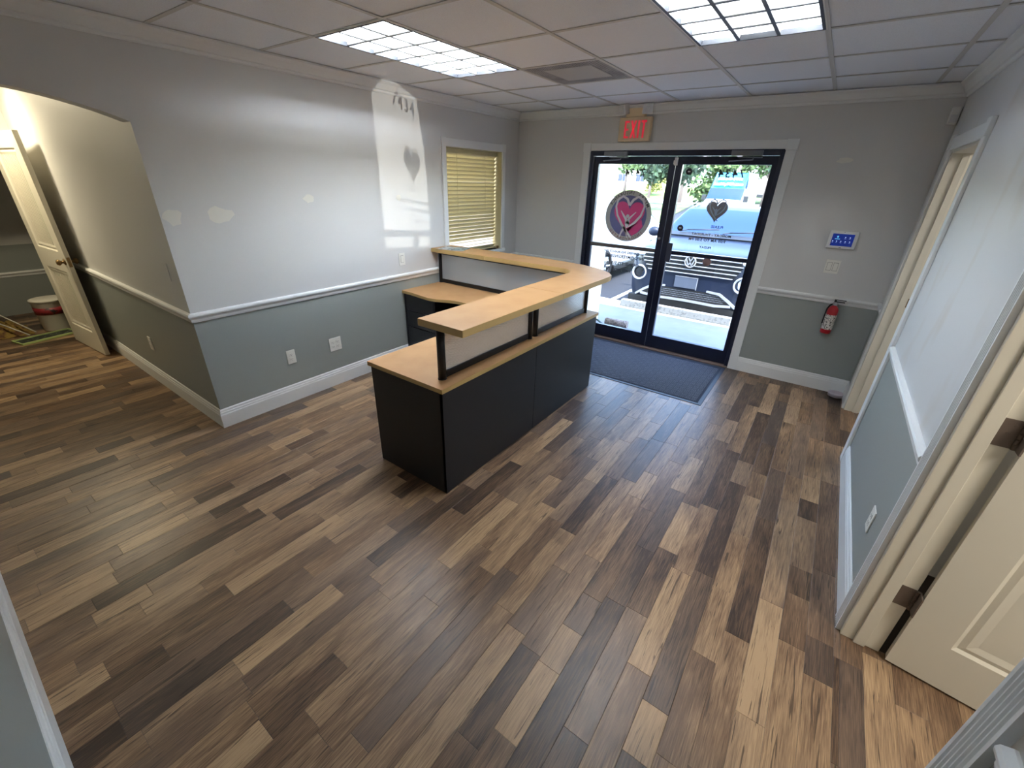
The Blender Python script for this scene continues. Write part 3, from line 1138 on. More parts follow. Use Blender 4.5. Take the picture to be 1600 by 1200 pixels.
# ================================================================= CEILING FIXTURES
def troffer(x0, y0, label, lit, strength):
    root = thing('ceiling_troffer', (x0 + 0.305, y0 + 0.61, H), label, 'ceiling light', 'recessed parabolic troffers in the tile grid')
    x1, y1 = x0 + 0.61, y0 + 1.22
    zt = H + 0.125
    m = MB()
    m.box(x0, x0 + 0.006, y0, y1, H - 0.002, zt)
    m.box(x1 - 0.006, x1, y0, y1, H - 0.002, zt)
    m.box(x0, x1, y0, y0 + 0.006, H - 0.002, zt)
    m.box(x0, x1, y1 - 0.006, y1, H - 0.002, zt)
    m.box(x0, x1, y0, y1, zt, zt + 0.004)
    m.build('housing', [LOUVER], root)
    m = MB()
    for a_, b_, c_, d_ in ((x0 + 0.006, x0 + 0.020, y0 + 0.006, y1 - 0.006), (x1 - 0.020, x1 - 0.006, y0 + 0.006, y1 - 0.006),
                           (x0 + 0.020, x1 - 0.020, y0 + 0.006, y0 + 0.020), (x0 + 0.020, x1 - 0.020, y1 - 0.020, y1 - 0.006)):
        m.box(a_, b_, c_, d_, H - 0.003, H + 0.02)
    m.build('door_frame', [mat('troffer_dark_reveal', (44, 46, 52), 0.5)], root)
    # parabolic blades: 2 long, 5 cross
    ix0, ix1, iy0, iy1 = x0 + 0.020, x1 - 0.020, y0 + 0.020, y1 - 0.020
    for k in range(1, 3):
        xx = ix0 + (ix1 - ix0) * k / 3
        b = MB()
        b.ext([(xx - 0.002, H + 0.002), (xx + 0.002, H + 0.002), (xx + 0.006, H + 0.03), (xx + 0.014, H + 0.052), (xx - 0.014, H + 0.052), (xx - 0.006, H + 0.03)],
              'y', iy0, iy1)
        b.box(xx - 0.009, xx + 0.009, iy0, iy1, H - 0.0005, H + 0.0018, 1)
        b.build('louver_blade', [LOUVER, LIP], root)
    for k in range(1, 6):
        yy = iy0 + (iy1 - iy0) * k / 6
        b = MB()
        b.ext([(yy - 0.0015, H + 0.003), (yy + 0.0015, H + 0.003), (yy + 0.005, H + 0.03), (yy + 0.012, H + 0.052), (yy - 0.012, H + 0.052), (yy - 0.005, H + 0.03)],
              'x', ix0, ix1)
        b.box(ix0, ix1, yy - 0.010, yy + 0.010, H - 0.0003, H + 0.0028, 1)
        b.build('louver_blade', [LOUVER, LIP], root)
    for k in range(3):
        xx = ix0 + (ix1 - ix0) * (k + 0.5) / 3
        t = MB()
        t.cyl((xx, y0 + 0.03, H + 0.095), (xx, y1 - 0.03, H + 0.095), 0.016, n=12)
        t.build('tube', [strength if lit[k] else mat('unlit_tube', (222, 224, 226), 0.3)], root)
    return root


troffer(TROFF[0][0], TROFF[0][1], 'recessed louvered ceiling troffer near the left wall, evenly lit in all three rows', (1, 1, 1), TUBE)
troffer(TROFF[1][0], TROFF[1][1], 'recessed louvered ceiling troffer at the top edge right of centre, its middle row dark', (1, 0, 1), TUBE)

vx0, vy0 = GX + 0.61, -1.816
vt = thing('air_vent', (vx0 + 0.305, vy0 + 0.305, H), 'square grey perforated ceiling air vent between the troffers', 'vent')
DUST = mat('dusty_vent_metal', (150, 148, 150), 0.6, noise=(9, (120, 118, 122), 0.4, 0.7))
m2 = MB()
m2.box(vx0 + 0.006, vx0 + 0.604, vy0 + 0.006, vy0 + 0.604, H + 0.002, H + 0.012)
m2.build('perforated_plate', [DUST], vt)
m2 = MB()
for a_, b_ in ((0.20, 0.205), ):
    pass
for r0_, r1_, z_ in ((0.175, 0.185, 0.0), (0.12, 0.13, 0.002)):
    m2.ext([(vx0 + 0.305 - r1_, vy0 + 0.305 - r1_), (vx0 + 0.305 + r1_, vy0 + 0.305 - r1_), (vx0 + 0.305 + r1_, vy0 + 0.305 + r1_), (vx0 + 0.305 - r1_, vy0 + 0.305 + r1_)], 'z', H + z_, H + 0.004)
m2.build('raised_ring', [mat('vent_centre_metal', (176, 174, 172), 0.6)], vt, bevel=0.006)
m2 = MB()
for k in range(26):
    for j in range(26):
        u, w = 0.035 + k * 0.0212, 0.035 + j * 0.0212
        if max(abs(u - 0.305), abs(w - 0.305)) < 0.19:
            continue
        cx_, cy_ = vx0 + u, vy0 + w
        m2.add([(cx_ + 0.005 * math.cos(a * math.pi / 3), cy_ + 0.005 * math.sin(a * math.pi / 3), H + 0.0018) for a in range(6)], [(0, 1, 2, 3, 4, 5)])
pf = m2.build('perforation', [mat('vent_hole_dark', (70, 70, 74), 0.8)], vt, recalc=False)
pf['kind'] = 'stuff'

# ---- exit sign with two emergency heads
ex = thing('exit_sign', (1.47, -0.03, 2.165), 'beige exit sign with red letters and two emergency lamps above the glass doors', 'exit sign')
m2 = MB(); m2.box(1.305, 1.638, -0.055, -0.001, 2.168, 2.383); m2.build('sign_body', [BEIGEP], ex, bevel=0.006)
m2 = MB(); m2.box(1.365, 1.565, -0.05, -0.001, 2.384, 2.478); m2.build('battery_housing', [BEIGEP], ex, bevel=0.005)
m2 = MB()
zb_, zt_, yf = 2.198, 2.352, -0.0565
def stroke(m, pts):
    m.ext(pts, 'y', yf, yf + 0.003)
def rect(x0, x1, z0, z1):
    return [(x0, z0), (x1, z0), (x1, z1), (x0, z1)]
xe = 1.368
stroke(m2, rect(xe, xe + 0.018, zb_, zt_)); stroke(m2, rect(xe + 0.018, xe + 0.05, zb_, zb_ + 0.018)); stroke(m2, rect(xe + 0.018, xe + 0.05, zt_ - 0.018, zt_))
stroke(m2, rect(xe + 0.018, xe + 0.042, zb_ + 0.068, zb_ + 0.086))
xx_ = 1.432
stroke(m2, [(xx_, zb_), (xx_ + 0.019, zb_), (xx_ + 0.062, zt_), (xx_ + 0.043, zt_)]); stroke(m2, [(xx_ + 0.043, zb_), (xx_ + 0.062, zb_), (xx_ + 0.019, zt_), (xx_, zt_)])
stroke(m2, rect(1.508, 1.527, zb_, zt_))
stroke(m2, rect(1.541, 1.597, zt_ - 0.02, zt_)); stroke(m2, rect(1.560, 1.579, zb_, zt_ - 0.02))
m2.build('exit_lettering', [REDP], ex, recalc=False)
for sx, (hx, ang) in enumerate(((1.335, -0.5), (1.598, 0.35))):
    M_ = Matrix.Translation((hx, -0.085, 2.445)) @ Matrix.Rotation(ang, 4, 'Z') @ Matrix.Rotation(0.25, 4, 'X')
    m2 = MB(); m2.box(-0.05, 0.05, -0.012, 0.05, -0.046, 0.046)
    m2.cyl((0, 0.05, 0), (0, 0.075, 0), 0.018)
    m2.xf(M_)
    hd = m2.build('emergency_head', [WHITEP], ex, bevel=0.006)
    m2 = MB(); m2.box(-0.042, 0.042, -0.018, -0.011, -0.038, 0.038)
    m2.lathe([(0.001, 0), (0.012, -0.004), (0.022, -0.002), (0.033, 0.004)], (0, -0.018, 0), 16, axis='y')
    m2.xf(M_)
    m2.build('lens', [LENS], hd)

# ================================================================= WALL DEVICES
def plate(name, wall, c, z, w, h, gangs, kind, label, cat, group=None):
    """switch or outlet plate; c = coordinate along the wall of its centre"""
    def P(u, d, v):     # u along the wall, d out of it, v up
        return {'left': (d, c + u, z + v), 'back': (c + u, -d, z + v), 'right': (XR - d, c + u, z + v), 'hall': (c + u, YL - d, z + v)}[wall]
    root = thing(name, P(0, 0, 0), label, cat, group)

    def bx(m, u0, u1, d0, d1, v0, v1):
        a, b = P(u0, d0, v0), P(u1, d1, v1)
        m.box(min(a[0], b[0]), max(a[0], b[0]), min(a[1], b[1]), max(a[1], b[1]), min(a[2], b[2]), max(a[2], b[2]))
    m = MB(); bx(m, -w / 2, w / 2, 0.0002, 0.006, -h / 2, h / 2)
    m.build('cover_plate', [PLATE], root, bevel=0.002)
    for g in range(gangs):
        u = (g - (gangs - 1) / 2) * 0.046
        if kind == 'switch':
            m = MB(); bx(m, u - 0.0165, u + 0.0165, 0.006, 0.009, -0.033, 0.033); m.build('rocker', [PLATE], root, bevel=0.0015)
            m = MB(); bx(m, u - 0.018, u + 0.018, 0.0061, 0.0066, -0.035, 0.035); m.build('rocker_gap', [SLOT], root)
        elif kind == 'outlet':
            for v in (-0.02, 0.02):
                m = MB(); bx(m, u - 0.017, u + 0.017, 0.006, 0.008, v - 0.014, v + 0.014); rc = m.build('receptacle', [PLATE], root, bevel=0.0015)
                m = MB()
                bx(m, u - 0.008, u - 0.006, 0.008, 0.0083, v - 0.003, v + 0.007); bx(m, u + 0.006, u + 0.008, 0.008, 0.0083, v - 0.002, v + 0.006)
                bx(m, u - 0.002, u + 0.002, 0.008, 0.0083, v - 0.010, v - 0.006)
                m.build('slot', [SLOT], rc)
        else:
            for v in (0.04, -0.04):
                m = MB(); bx(m, u - 0.002, u + 0.002, 0.006, 0.0066, v - 0.002, v + 0.002); m.build('screw', [PLATE], root)
    return root


plate('light_switch', 'left', -1.957, 1.04, 0.074, 0.118, 1, 'switch', 'single white rocker switch on the left wall beside the window', 'switch')
plate('wall_outlet', 'left', -3.226, 0.394, 0.072, 0.118, 1, 'outlet', 'white duplex outlet low on the left wall, nearest the hall corner', 'outlet')
plate('wall_outlet', 'left', -2.812, 0.39, 0.118, 0.122, 2, 'outlet', 'white double outlet plate low on the left wall behind the desk', 'outlet')
plate('wall_outlet', 'hall', -1.175, 0.405, 0.074, 0.12, 1, 'outlet', 'white outlet low on the shaded hall wall', 'outlet')
o_ = plate('blank_plate', 'hall', -0.19, 1.155, 0.075, 0.12, 1, 'blank', 'wall-coloured cover plate above the chair rail on the hall wall', 'cover plate')
for ch in o_.children:
    ch.data.materials[0] = WALL_UP
plate('light_switch', 'back', 3.482, 1.158, 0.108, 0.118, 2, 'switch', 'double white rocker switch below the alarm screen', 'switch')
plate('wall_outlet', 'right', -2.60, 0.392, 0.074, 0.12, 1, 'outlet', 'white outlet low on the right wall beside the near doorway', 'outlet')

kp = thing('alarm_panel', (3.488, 0, 1.388), 'white wall tablet with a glowing blue screen right of the entrance', 'alarm panel')
m2 = MB(); m2.box(3.384, 3.592, -0.026, -0.0005, 1.315, 1.461); m2.build('case', [WHITEP], kp, bevel=0.006)
m2 = MB(); m2.box(3.410, 3.566, -0.0275, -0.0262, 1.337, 1.437)
scr = m2.build('screen', [mat('screen_blue', (12, 22, 66), 0.15, emit=((20, 40, 120), 0.25))], kp)
ICON = mat('screen_icon', (220, 232, 250), 0.4, emit=((210, 226, 250), 0.2))
CYAN = mat('screen_cyan', (110, 200, 230), 0.4, emit=((110, 200, 230), 0.2))
m2 = MB(); m2.box(3.444, 3.456, -0.0282, -0.0276, 1.405, 1.420); m2.box(3.432, 3.468, -0.0282, -0.0276, 1.392, 1.397); m2.build('icon', [CYAN], scr)
for u, v in ((3.505, 1.410), (3.538, 1.410), (3.422, 1.376), (3.450, 1.376), (3.480, 1.376), (3.512, 1.376), (3.543, 1.376)):
    m2 = MB(); m2.cyl((u, -0.0276, v), (u, -0.0282, v), 0.004, n=8); m2.box(u - 0.006, u + 0.006, -0.028, -0.0276, v - 0.0115, v - 0.010); m2.build('icon', [ICON], scr)
m2 = MB(); m2.box(3.480, 3.496, -0.0268, -0.026, 1.322, 1.327); m2.build('button', [SLOT], kp)
m2 = MB(); m2.cyl((3.488, -0.026, 1.451), (3.488, -0.0266, 1.451), 0.003, n=8); m2.build('camera_hole', [SLOT], kp)

se = thing('motion_sensor', (3.885, -0.03, 2.235), 'small white motion sensor high in the right back corner', 'sensor')
m2 = MB(); m2.box(3.858, 3.912, -0.045, -0.0005, 2.232, 2.345); m2.build('case', [WHITEP], se, bevel=0.008)
m2 = MB(); m2.box(3.866, 3.904, -0.049, -0.044, 2.245, 2.295); m2.build('lens', [LENS], se, bevel=0.004)

# fire extinguisher on its hook
fe = thing('fire_extinguisher', (3.598, -0.06, 0.575), 'small red fire extinguisher with a printed label hanging below the chair rail', 'fire extinguisher')
m2 = MB()
m2.lathe([(0.001, 0.575), (0.034, 0.575), (0.042, 0.582), (0.043, 0.60), (0.043, 0.785), (0.040, 0.805), (0.028, 0.823), (0.016, 0.832), (0.015, 0.845), (0.001, 0.845)], (3.598, -0.062, 0), 28)
m2.build('cylinder', [RED], fe)
m2 = MB(); m2.lathe([(0.0436, 0.618), (0.0438, 0.62), (0.0438, 0.752), (0.0436, 0.754)], (3.598, -0.062, 0), 28); m2.build('label_wrap', [EXLABEL], fe)
m2 = MB(); m2.lathe([(0.018, 0.838), (0.019, 0.842), (0.019, 0.862), (0.012, 0.866), (0.001, 0.866)], (3.598, -0.062, 0), 20)
m2.cyl((3.598, -0.062, 0.85), (3.598, -0.092, 0.85), 0.010, n=12); m2.build('valve', [CHROME], fe)
m2 = MB()
m2.box(3.585, 3.665, -0.070, -0.054, 0.866, 0.874); m2.box(3.600, 3.672, -0.070, -0.054, 0.884, 0.890); m2.box(3.585, 3.602, -0.068, -0.056, 0.866, 0.890)
m2.build('squeeze_handle', [BLACK], fe, bevel=0.002)
m2 = MB()
m2.tube([(3.588, -0.062, 0.85), (3.566, -0.066, 0.835), (3.552, -0.066, 0.80), (3.551, -0.066, 0.66)], 0.006)
m2.build('hose', [BLACK], fe)
m2 = MB(); m2.box(3.585, 3.611, -0.018, -0.0005, 0.60, 0.84); m2.box(3.556, 3.640, -0.05, -0.014, 0.69, 0.70); m2.build('wall_bracket', [BLACKM], fe)

# window blind
bl = thing('window_blind', (-0.085, -0.81, WZ0), 'closed cream slatted blind in the left wall window', 'window blind')
bx_ = -0.088
m2 = MB(); m2.box(bx_ - 0.028, bx_ + 0.028, WY0 + 0.012, WY1 - 0.012, WZ1 - 0.048, WZ1 - 0.006); m2.build('head_rail', [BLIND], bl, bevel=0.002)
m2 = MB(); m2.box(bx_ - 0.024, bx_ + 0.024, WY0 + 0.014, WY1 - 0.014, WZ0 + 0.004, WZ0 + 0.02); m2.build('bottom_rail', [BLIND], bl, bevel=0.003)
nsl = 26
slat_me = None
for k in range(nsl):
    zc_ = WZ1 - 0.068 - k * (WZ1 - WZ0 - 0.10) / (nsl - 1)
    tilt = -R_(51 if k < 21 else (47 if k not in (23, 24) else 15)) + rnd.uniform(-0.07, 0.07)
    if slat_me is None:
        m2 = MB()
        y0_, y1_ = WY0 + 0.014, WY1 - 0.014
        prof = [(-0.025, -0.001), (0, 0.0025), (0.025, -0.001), (0.025, 0.0015), (0, 0.005), (-0.025, 0.0015)]
        m2.ext(prof, 'y', y0_, y1_)
        sl = m2.build('slat', [BLIND], bl)
        slat_me = sl.data
        loc0 = sl.location.copy()
    else:
        sl = bpy.data.objects.new('slat', slat_me)
        COL.objects.link(sl)
        sl.parent = bl
    sl.location = (bx_ - bl.location.x, loc0.y, zc_ - bl.location.z)
    sl.rotation_euler = (0, tilt, 0)
for yy in (-1.05, -0.57):
    m2 = MB(); m2.cyl((bx_ + 0.03, yy, WZ0 + 0.01), (bx_ + 0.03, yy, WZ1 - 0.03), 0.0012, n=6); m2.build('ladder_cord', [BLIND], bl)
m2 = MB(); m2.box(bx_ + 0.05, bx_ + 0.075, WY1 - 0.04, WY1 - 0.02, WZ0, WZ0 + 0.03); m2.build('hold_down_clip', [BRASS], bl)

# ================================================================= RECEPTION DESK
ZD = 0.738           # desk top height
XF, YE, YF = 1.897, -3.363, -1.405      # front face, near end, far end
XI = 1.268
desk = thing('reception_desk', (1.58, -2.4, 0), 'L shaped black reception desk with maple tops and a raised transaction counter', 'reception desk')
# near leg carcass
m2 = MB(); m2.box(XI + 0.01, XF - 0.004, YE + 0.004, YE + 0.028, 0.004, ZD - 0.028); m2.build('end_panel', [BLACKP], desk, bevel=0.001)
m2 = MB(); m2.box(XF - 0.024, XF - 0.002, YE + 0.004, -2.392, 0.012, ZD - 0.028); m2.build('front_panel', [BLACKP], desk, bevel=0.001)
m2 = MB(); m2.box(XF - 0.024, XF - 0.002, -2.388, YF, 0.012, ZD - 0.028); m2.build('front_panel', [BLACKP], desk, bevel=0.001)
m2 = MB(); m2.box(XI + 0.01, XI + 0.03, YE + 0.03, -2.75, 0.004, ZD - 0.028); m2.build('inner_panel', [BLACKP], desk)
m2 = MB(); m2.box(0.02, XF - 0.02, YF, YF + 0.022, 0.012, ZD - 0.028); m2.build('back_panel', [BLACKP], desk, bevel=0.001)
for k, (gx_, gy_) in enumerate(((1.86, YE + 0.05), (1.86, -2.45), (1.86, -2.33), (1.86, YF - 0.06), (1.31, YE + 0.05))):
    m2 = MB(); m2.cyl((gx_, gy_, 0), (gx_, gy_, 0.02), 0.016, n=12); m2.build('levelling_foot', [BLACK], desk)
# near desktop
m2 = MB(); m2.box(XI - 0.008, XF + 0.008, YE - 0.008, -2.0, ZD - 0.028, ZD); m2.box(XI - 0.008, XF + 0.008, -2.0, YF + 0.02, ZD - 0.028, ZD)
mm_ = MB()
prof = [(XI - 0.008, YE - 0.008), (XF + 0.008, YE - 0.008), (XF + 0.008, YF + 0.02), (XI - 0.008, YF + 0.02)]
mm_.ext(prof, 'z', ZD - 0.028, ZD)
mm_.m = [1, 1, 1, 1, 0, 0]
mm_.build('desktop', [MAPLE, EDGEB], desk, bevel=0.0015)
# far desktop with its waved front edge
wave = [(0.006, -1.995), (0.14, -2.000), (0.30, -2.022), (0.42, -2.036), (0.50, -2.026), (0.57, -1.996), (0.64, -1.962), (0.72, -1.945), (0.85, -1.940), (1.05, -1.94),
        (XI - 0.01, -1.94)]
prof = wave + [(XI - 0.01, YF + 0.02), (0.006, YF + 0.02)]
mm_ = MB()
mm_.ext(prof, 'z', ZD - 0.028, ZD)
mm_.m = [1] * len(prof) + [0, 0]
mm_.build('desktop', [MAPLE, EDGEB], desk, bevel=0.0015)
# drawer pedestal under the far leg
m2 = MB()
m2.box(0.012, 0.032, -1.975, YF, 0.0, ZD - 0.028); m2.box(0.43, 0.45, -1.975, YF, 0.0, ZD - 0.028)
m2.box(0.032, 0.43, -1.955, YF, 0.02, ZD - 0.03)
ped = m2.build('pedestal', [BLACKP], desk, bevel=0.001)
for z0_, z1_ in ((0.03, 0.36), (0.366, 0.53), (0.536, 0.705)):
    m2 = MB(); m2.box(0.035, 0.427, -1.974, -1.956, z0_, z1_); m2.build('drawer', [mat('drawer_front_black', (34, 34, 39), 0.45)], ped, bevel=0.002)
# posts, rails and frosted panels
ZC0, ZC1 = 1.068, 1.108
PX = 1.803
def post(x, y, r=0.024):
    m = MB(); m.cyl((x, y, ZD), (x, y, ZC0), r, n=20); m.cyl((x, y, ZD), (x, y, ZD + 0.006), r + 0.002, n=20)
    m.build('post', [BLACKM], desk)
for y in (-3.262, -2.362, -2.285, -1.478):
    post(PX, y)
PYF = -1.452
post(0.035, PYF, 0.022)
def ribbed(axis, c, a, b, z0, z1):
    n = int((z1 - z0) / 0.0045)
    pts = []
    for i in range(n + 1):
        z = z0 + (z1 - z0) * i / n
        pts.append((c + 0.003 + (0.0022 if i % 2 else 0.0), z))
    prof = pts + [(c - 0.003, z1), (c - 0.003, z0)]
    m = MB()
    m.ext(prof, 'y' if axis == 'y' else 'x', a, b)
    return m.build('frosted_panel', [POLY], desk)
def rail_bar(axis, c, a, b, z0, z1, t=0.012):
    m = MB()
    if axis == 'y':
        m.box(c - t, c + t, a, b, z0, z1)
    else:
        m.box(a, b, c - t, c + t, z0, z1)
    m.build('panel_rail', [BLACKM], desk, bevel=0.002)
for a, b in ((-3.238, -2.386), (-2.261, -1.502)):
    rail_bar('y', PX, a, b, ZD + 0.004, ZD + 0.044)
    rail_bar('y', PX, a, b, ZC0 - 0.03, ZC0 - 0.002)
    ribbed('y', PX, a, b, ZD + 0.044, ZC0 - 0.03)
for a, b in ((0.057, PX - 0.03),):
    rail_bar('x', PYF, a, b, ZD + 0.004, ZD + 0.044)
    rail_bar('x', PYF, a, b, ZC0 - 0.03, ZC0 - 0.002)
    ribbed('x', PYF, a, b, ZD + 0.044, ZC0 - 0.03)
# counter top in three pieces: near bar, corner piece, far bar
XO, XN = 2.055, 1.735
YO, YI = -1.24, -1.555
def slab(prof, name='counter_top'):
    m = MB()
    m.ext(prof, 'z', ZC0, ZC1)
    m.m = [1] * len(prof) + [0, 0]
    return m.build(name, [MAPLE, EDGEB], desk, bevel=0.002)
slab([(XN, -3.358), (XO, -3.358), (XO, -2.352), (XN, -2.352)])
inner = []
for i in range(9):
    a = R_(90) * i / 8
    inner.append((XN - 0.16 + 0.16 * math.cos(a), YI - 0.16 + 0.16 * math.sin(a)))
outer = [(XO, -2.35), (XO, -1.62), (XO - 0.01, -1.545), (XO - 0.07, -1.46), (XO - 0.16, -1.385), (XO - 0.28, -1.325), (XO - 0.42, -1.28), (XO - 0.6, -1.252), (XO - 0.8, YO), (0.72, YO)]
slab(outer + [(0.72, YI)] + inner[::-1] + [(XN, -2.35)])
slab([(0.004, YI), (0.718, YI), (0.718, YO), (0.004, YO)])
# magazines lying on the counter's left end
for (cx_, cy_, a_, z_, nm) in ((0.22, -1.43, 0.35, 0, 'open glossy magazine lying on the left end of the counter'),):
    t = thing('magazine', (cx_, cy_, ZC1), nm, 'magazine', rz=a_)
    m2 = MB(); m2.box(-0.14, 0.0, -0.105, 0.105, 0.0005, 0.004); m2.build('page_stack', [mat('magazine_page', (196, 196, 192), 0.3, noise=(16, (92, 120, 128), 0.48, 0.56))], t, local=True)
    m2 = MB(); m2.box(0.001, 0.14, -0.105, 0.105, 0.0005, 0.0055); m2.build('page_stack', [mat('magazine_cover', (150, 168, 172), 0.3, noise=(22, (40, 48, 60), 0.5, 0.58))], t, local=True)

# ================================================================= MAT, DISH
mt = thing('door_mat', (2.1, -0.57, 0), 'large slate blue ribbed floor mat in front of the glass doors', 'door mat')
MX0, MX1, MY0, MY1 = 1.165, 2.865, -1.115, -0.035
m2 = MB()
m2.ext([(MX0, MY0), (MX1, MY0), (MX1, MY1), (MX0, MY1)], 'z', 0.0003, 0.004)
m2.build('rubber_border', [mat('mat_rubber', (34, 38, 48), 0.55)], mt, bevel=0.0015)
MATF = mat('mat_carpet_blue', (86, 90, 102), 0.95, noise=(260, (52, 56, 66), 0.42, 0.62))
m2 = MB(); m2.box(MX0 + 0.035, MX1 - 0.035, MY0 + 0.035, MY1 - 0.035, 0.004, 0.0055); m2.build('carpet_field', [mat('mat_carpet_dark', (40, 46, 60), 0.95)], mt)
# raised bars of the mat's basket pattern
m2 = MB()
px = 0.05
nx, ny = int((MX1 - MX0 - 0.09) / px), int((MY1 - MY0 - 0.09) / px)
for i in range(nx):
    for j in range(ny):
        x0_, y0_ = MX0 + 0.045 + i * px, MY0 + 0.045 + j * px
        if (i + j) % 2:
            for k in range(3):
                m2.box(x0_ + 0.002, x0_ + px - 0.002, y0_ + 0.003 + k * 0.016, y0_ + 0.014 + k * 0.016, 0.0055, 0.009)
        else:
            for k in range(3):
                m2.box(x0_ + 0.003 + k * 0.016, x0_ + 0.014 + k * 0.016, y0_ + 0.002, y0_ + px - 0.002, 0.0055, 0.009)
q = m2.build('pile_rib', [MATF], mt, recalc=False)
q['kind'] = 'stuff'

dish = MB()
dish.lathe([(0.001, 0.0), (0.052, 0.0), (0.060, 0.004), (0.063, 0.03), (0.061, 0.036), (0.056, 0.036), (0.052, 0.016), (0.001, 0.014)], (3.848, -0.085, 0), 28)
tag(dish.build('small_dish', [GREYDISH]), 'round lilac grey dish on the floor at the right end of the back baseboard', 'dish')

# ================================================================= STOREROOM AT THE END OF THE HALL
bk = thing('paint_bucket', (-3.92, -4.02, 0), 'white lidded paint bucket with a dark red band in the dim storeroom', 'bucket')
m2 = MB(); m2.lathe([(0.001, 0.0), (0.128, 0.0), (0.132, 0.01), (0.148, 0.33), (0.152, 0.335), (0.152, 0.35), (0.001, 0.35)], (-3.92, -4.02, 0), 28); m2.build('pail', [mat('bucket_white', (205, 200, 188), 0.5)], bk)
m2 = MB(); m2.lathe([(0.1425, 0.20), (0.1475, 0.20), (0.150, 0.28), (0.145, 0.28)], (-3.92, -4.02, 0), 28); m2.build('label_band', [mat('bucket_label_red', (130, 34, 40), 0.5, noise=(24, (40, 26, 26), 0.55, 0.6))], bk)
m2 = MB(); m2.lathe([(0.001, 0.372), (0.14, 0.372), (0.158, 0.366), (0.160, 0.345), (0.156, 0.345), (0.001, 0.352)], (-3.92, -4.02, 0), 28); m2.build('lid', [MATS['bucket_white']], bk)
tr_ = thing('tool_tray', (-3.62, -4.22, 0), 'flat dark tray with a pale green rim on the storeroom floor', 'tray', rz=0.0)
M_ = Matrix.Translation((-3.60, -4.19, 0)) @ Matrix.Rotation(R_(-76), 4, 'Z')
m2 = MB(); m2.box(-0.24, 0.24, -0.10, 0.10, 0.001, 0.010); m2.xf(M_); m2.build('tray_base', [mat('tray_dark', (30, 36, 30), 0.6, noise=(50, (90, 100, 84), 0.55, 0.6))], tr_)
m2 = MB()
for a_, b_, c_, d_ in ((-0.25, 0.25, -0.115, -0.10), (-0.25, 0.25, 0.10, 0.115), (-0.25, -0.24, -0.10, 0.10), (0.24, 0.25, -0.10, 0.10)):
    m2.box(a_, b_, c_, d_, 0.001, 0.022)
m2.xf(M_); m2.build('tray_rim', [mat('tray_rim_green', (176, 196, 128), 0.5)], tr_, bevel=0.002)
for k, (a_, b_, lb) in enumerate((((-4.35, -4.62, 0.42), (-3.78, -4.235, 0.034), 'thin pale pole leaning across the storeroom floor, upper of two'),
                                  ((-4.25, -4.62, 0.26), (-3.70, -4.30, 0.034), 'thin pale pole leaning across the storeroom floor, lower of two'))):
    m2 = MB(); m2.cyl(a_, b_, 0.007, n=10)
    m2.cyl(Vector(a_), Vector(a_) + (Vector(a_) - Vector(b_)).normalized() * 0.10, 0.012, n=10, mi=1)
    tag(m2.build('pole', [mat('pole_grey', (190, 186, 176), 0.4), BLACK]), lb, 'pole')
m2 = MB()
for i in range(10):
    for j in range(8):
        pass
r_ = random.Random(3)
N_ = 12
vs_ = []
for i in range(N_):
    for j in range(N_):
        u, w = i / (N_ - 1) - 0.5, j / (N_ - 1) - 0.5
        vs_.append((-4.10 + u * 0.5, -4.42 + w * 0.36, 0.004 + max(0, 0.10 * (1 - 4 * (u * u + w * w))) * (0.5 + r_.random())))
m2.add(vs_, [(i * N_ + j, i * N_ + j + 1, (i + 1) * N_ + j + 1, (i + 1) * N_ + j) for i in range(N_ - 1) for j in range(N_ - 1)], 0, True)
tag(m2.build('crumpled_cloth', [mat('cloth_ochre', (128, 104, 48), 0.9, noise=(14, (90, 60, 36), 0.5, 0.6))]), 'crumpled ochre cloth on the storeroom floor left of the tray', 'cloth')


# ================================================================= OUTSIDE
GZ = -0.24
m2 = MB(); m2.box(-9, 12, 0.12, 1.60, -0.20, -0.02); struct(m2.build('sidewalk', [CONC], bevel=0.004))
m2 = MB(); m2.box(-9, 12, 1.60, 2.02, -0.30, -0.018); struct(m2.build('kerb', [mat('kerb_concrete', (206, 202, 194), 0.85)], bevel=0.01))
m2 = MB(); m2.box(-45, 45, 1.70, 64, -0.40, GZ); struct(m2.build('parking_lot', [ASPH]))
for k, x in enumerate((0.33, 3.45, -2.79)):
    m2 = MB(); m2.box(x - 0.05, x + 0.05, 2.05, 6.8, GZ, GZ + 0.003); struct(m2.build('parking_line', [STRIPE]))
m2 = MB()
m2.add([(-44, 13, GZ + 0.03), (-2.3, 13, GZ + 0.03), (-3.2, 16.5, GZ + 0.03), (-5.4, 24, GZ + 0.03), (-7.6, 36, GZ + 0.03), (-9.5, 46, GZ + 0.03), (-44, 46, GZ + 0.03)], [(0, 1, 2, 3, 4, 5, 6)])
struct(m2.build('lawn', [GRASS]))
m2 = MB(); m2.box(-45, 45, 48, 60, GZ, GZ + 0.01); struct(m2.build('road', [mat('pale_road', (196, 194, 190), 0.9)]))
m2 = MB()
m2.add([(-60, 62, GZ), (45, 62, GZ), (45, 78, 1.25), (-60, 78, 1.25), (-60, 110, 1.6), (45, 110, 1.6)], [(0, 1, 2, 3), (3, 2, 5, 4)])
struct(m2.build('grass_bank', [mat('bank_grass', (124, 138, 66), 0.95, noise=(0.5, (100, 120, 50), 0.4, 0.6))]))
# facade and the pier left of the doors
m2 = MB(); m2.box(0.45, 0.962, 0.16, 0.78, -0.02, 3.4); struct(m2.build('outside_pier', [STUCCO], bevel=0.006))
m2 = MB(); m2.box(-9, 12, 0.10, 0.18, 2.5, 3.75); struct(m2.build('facade', [STUCCO]))

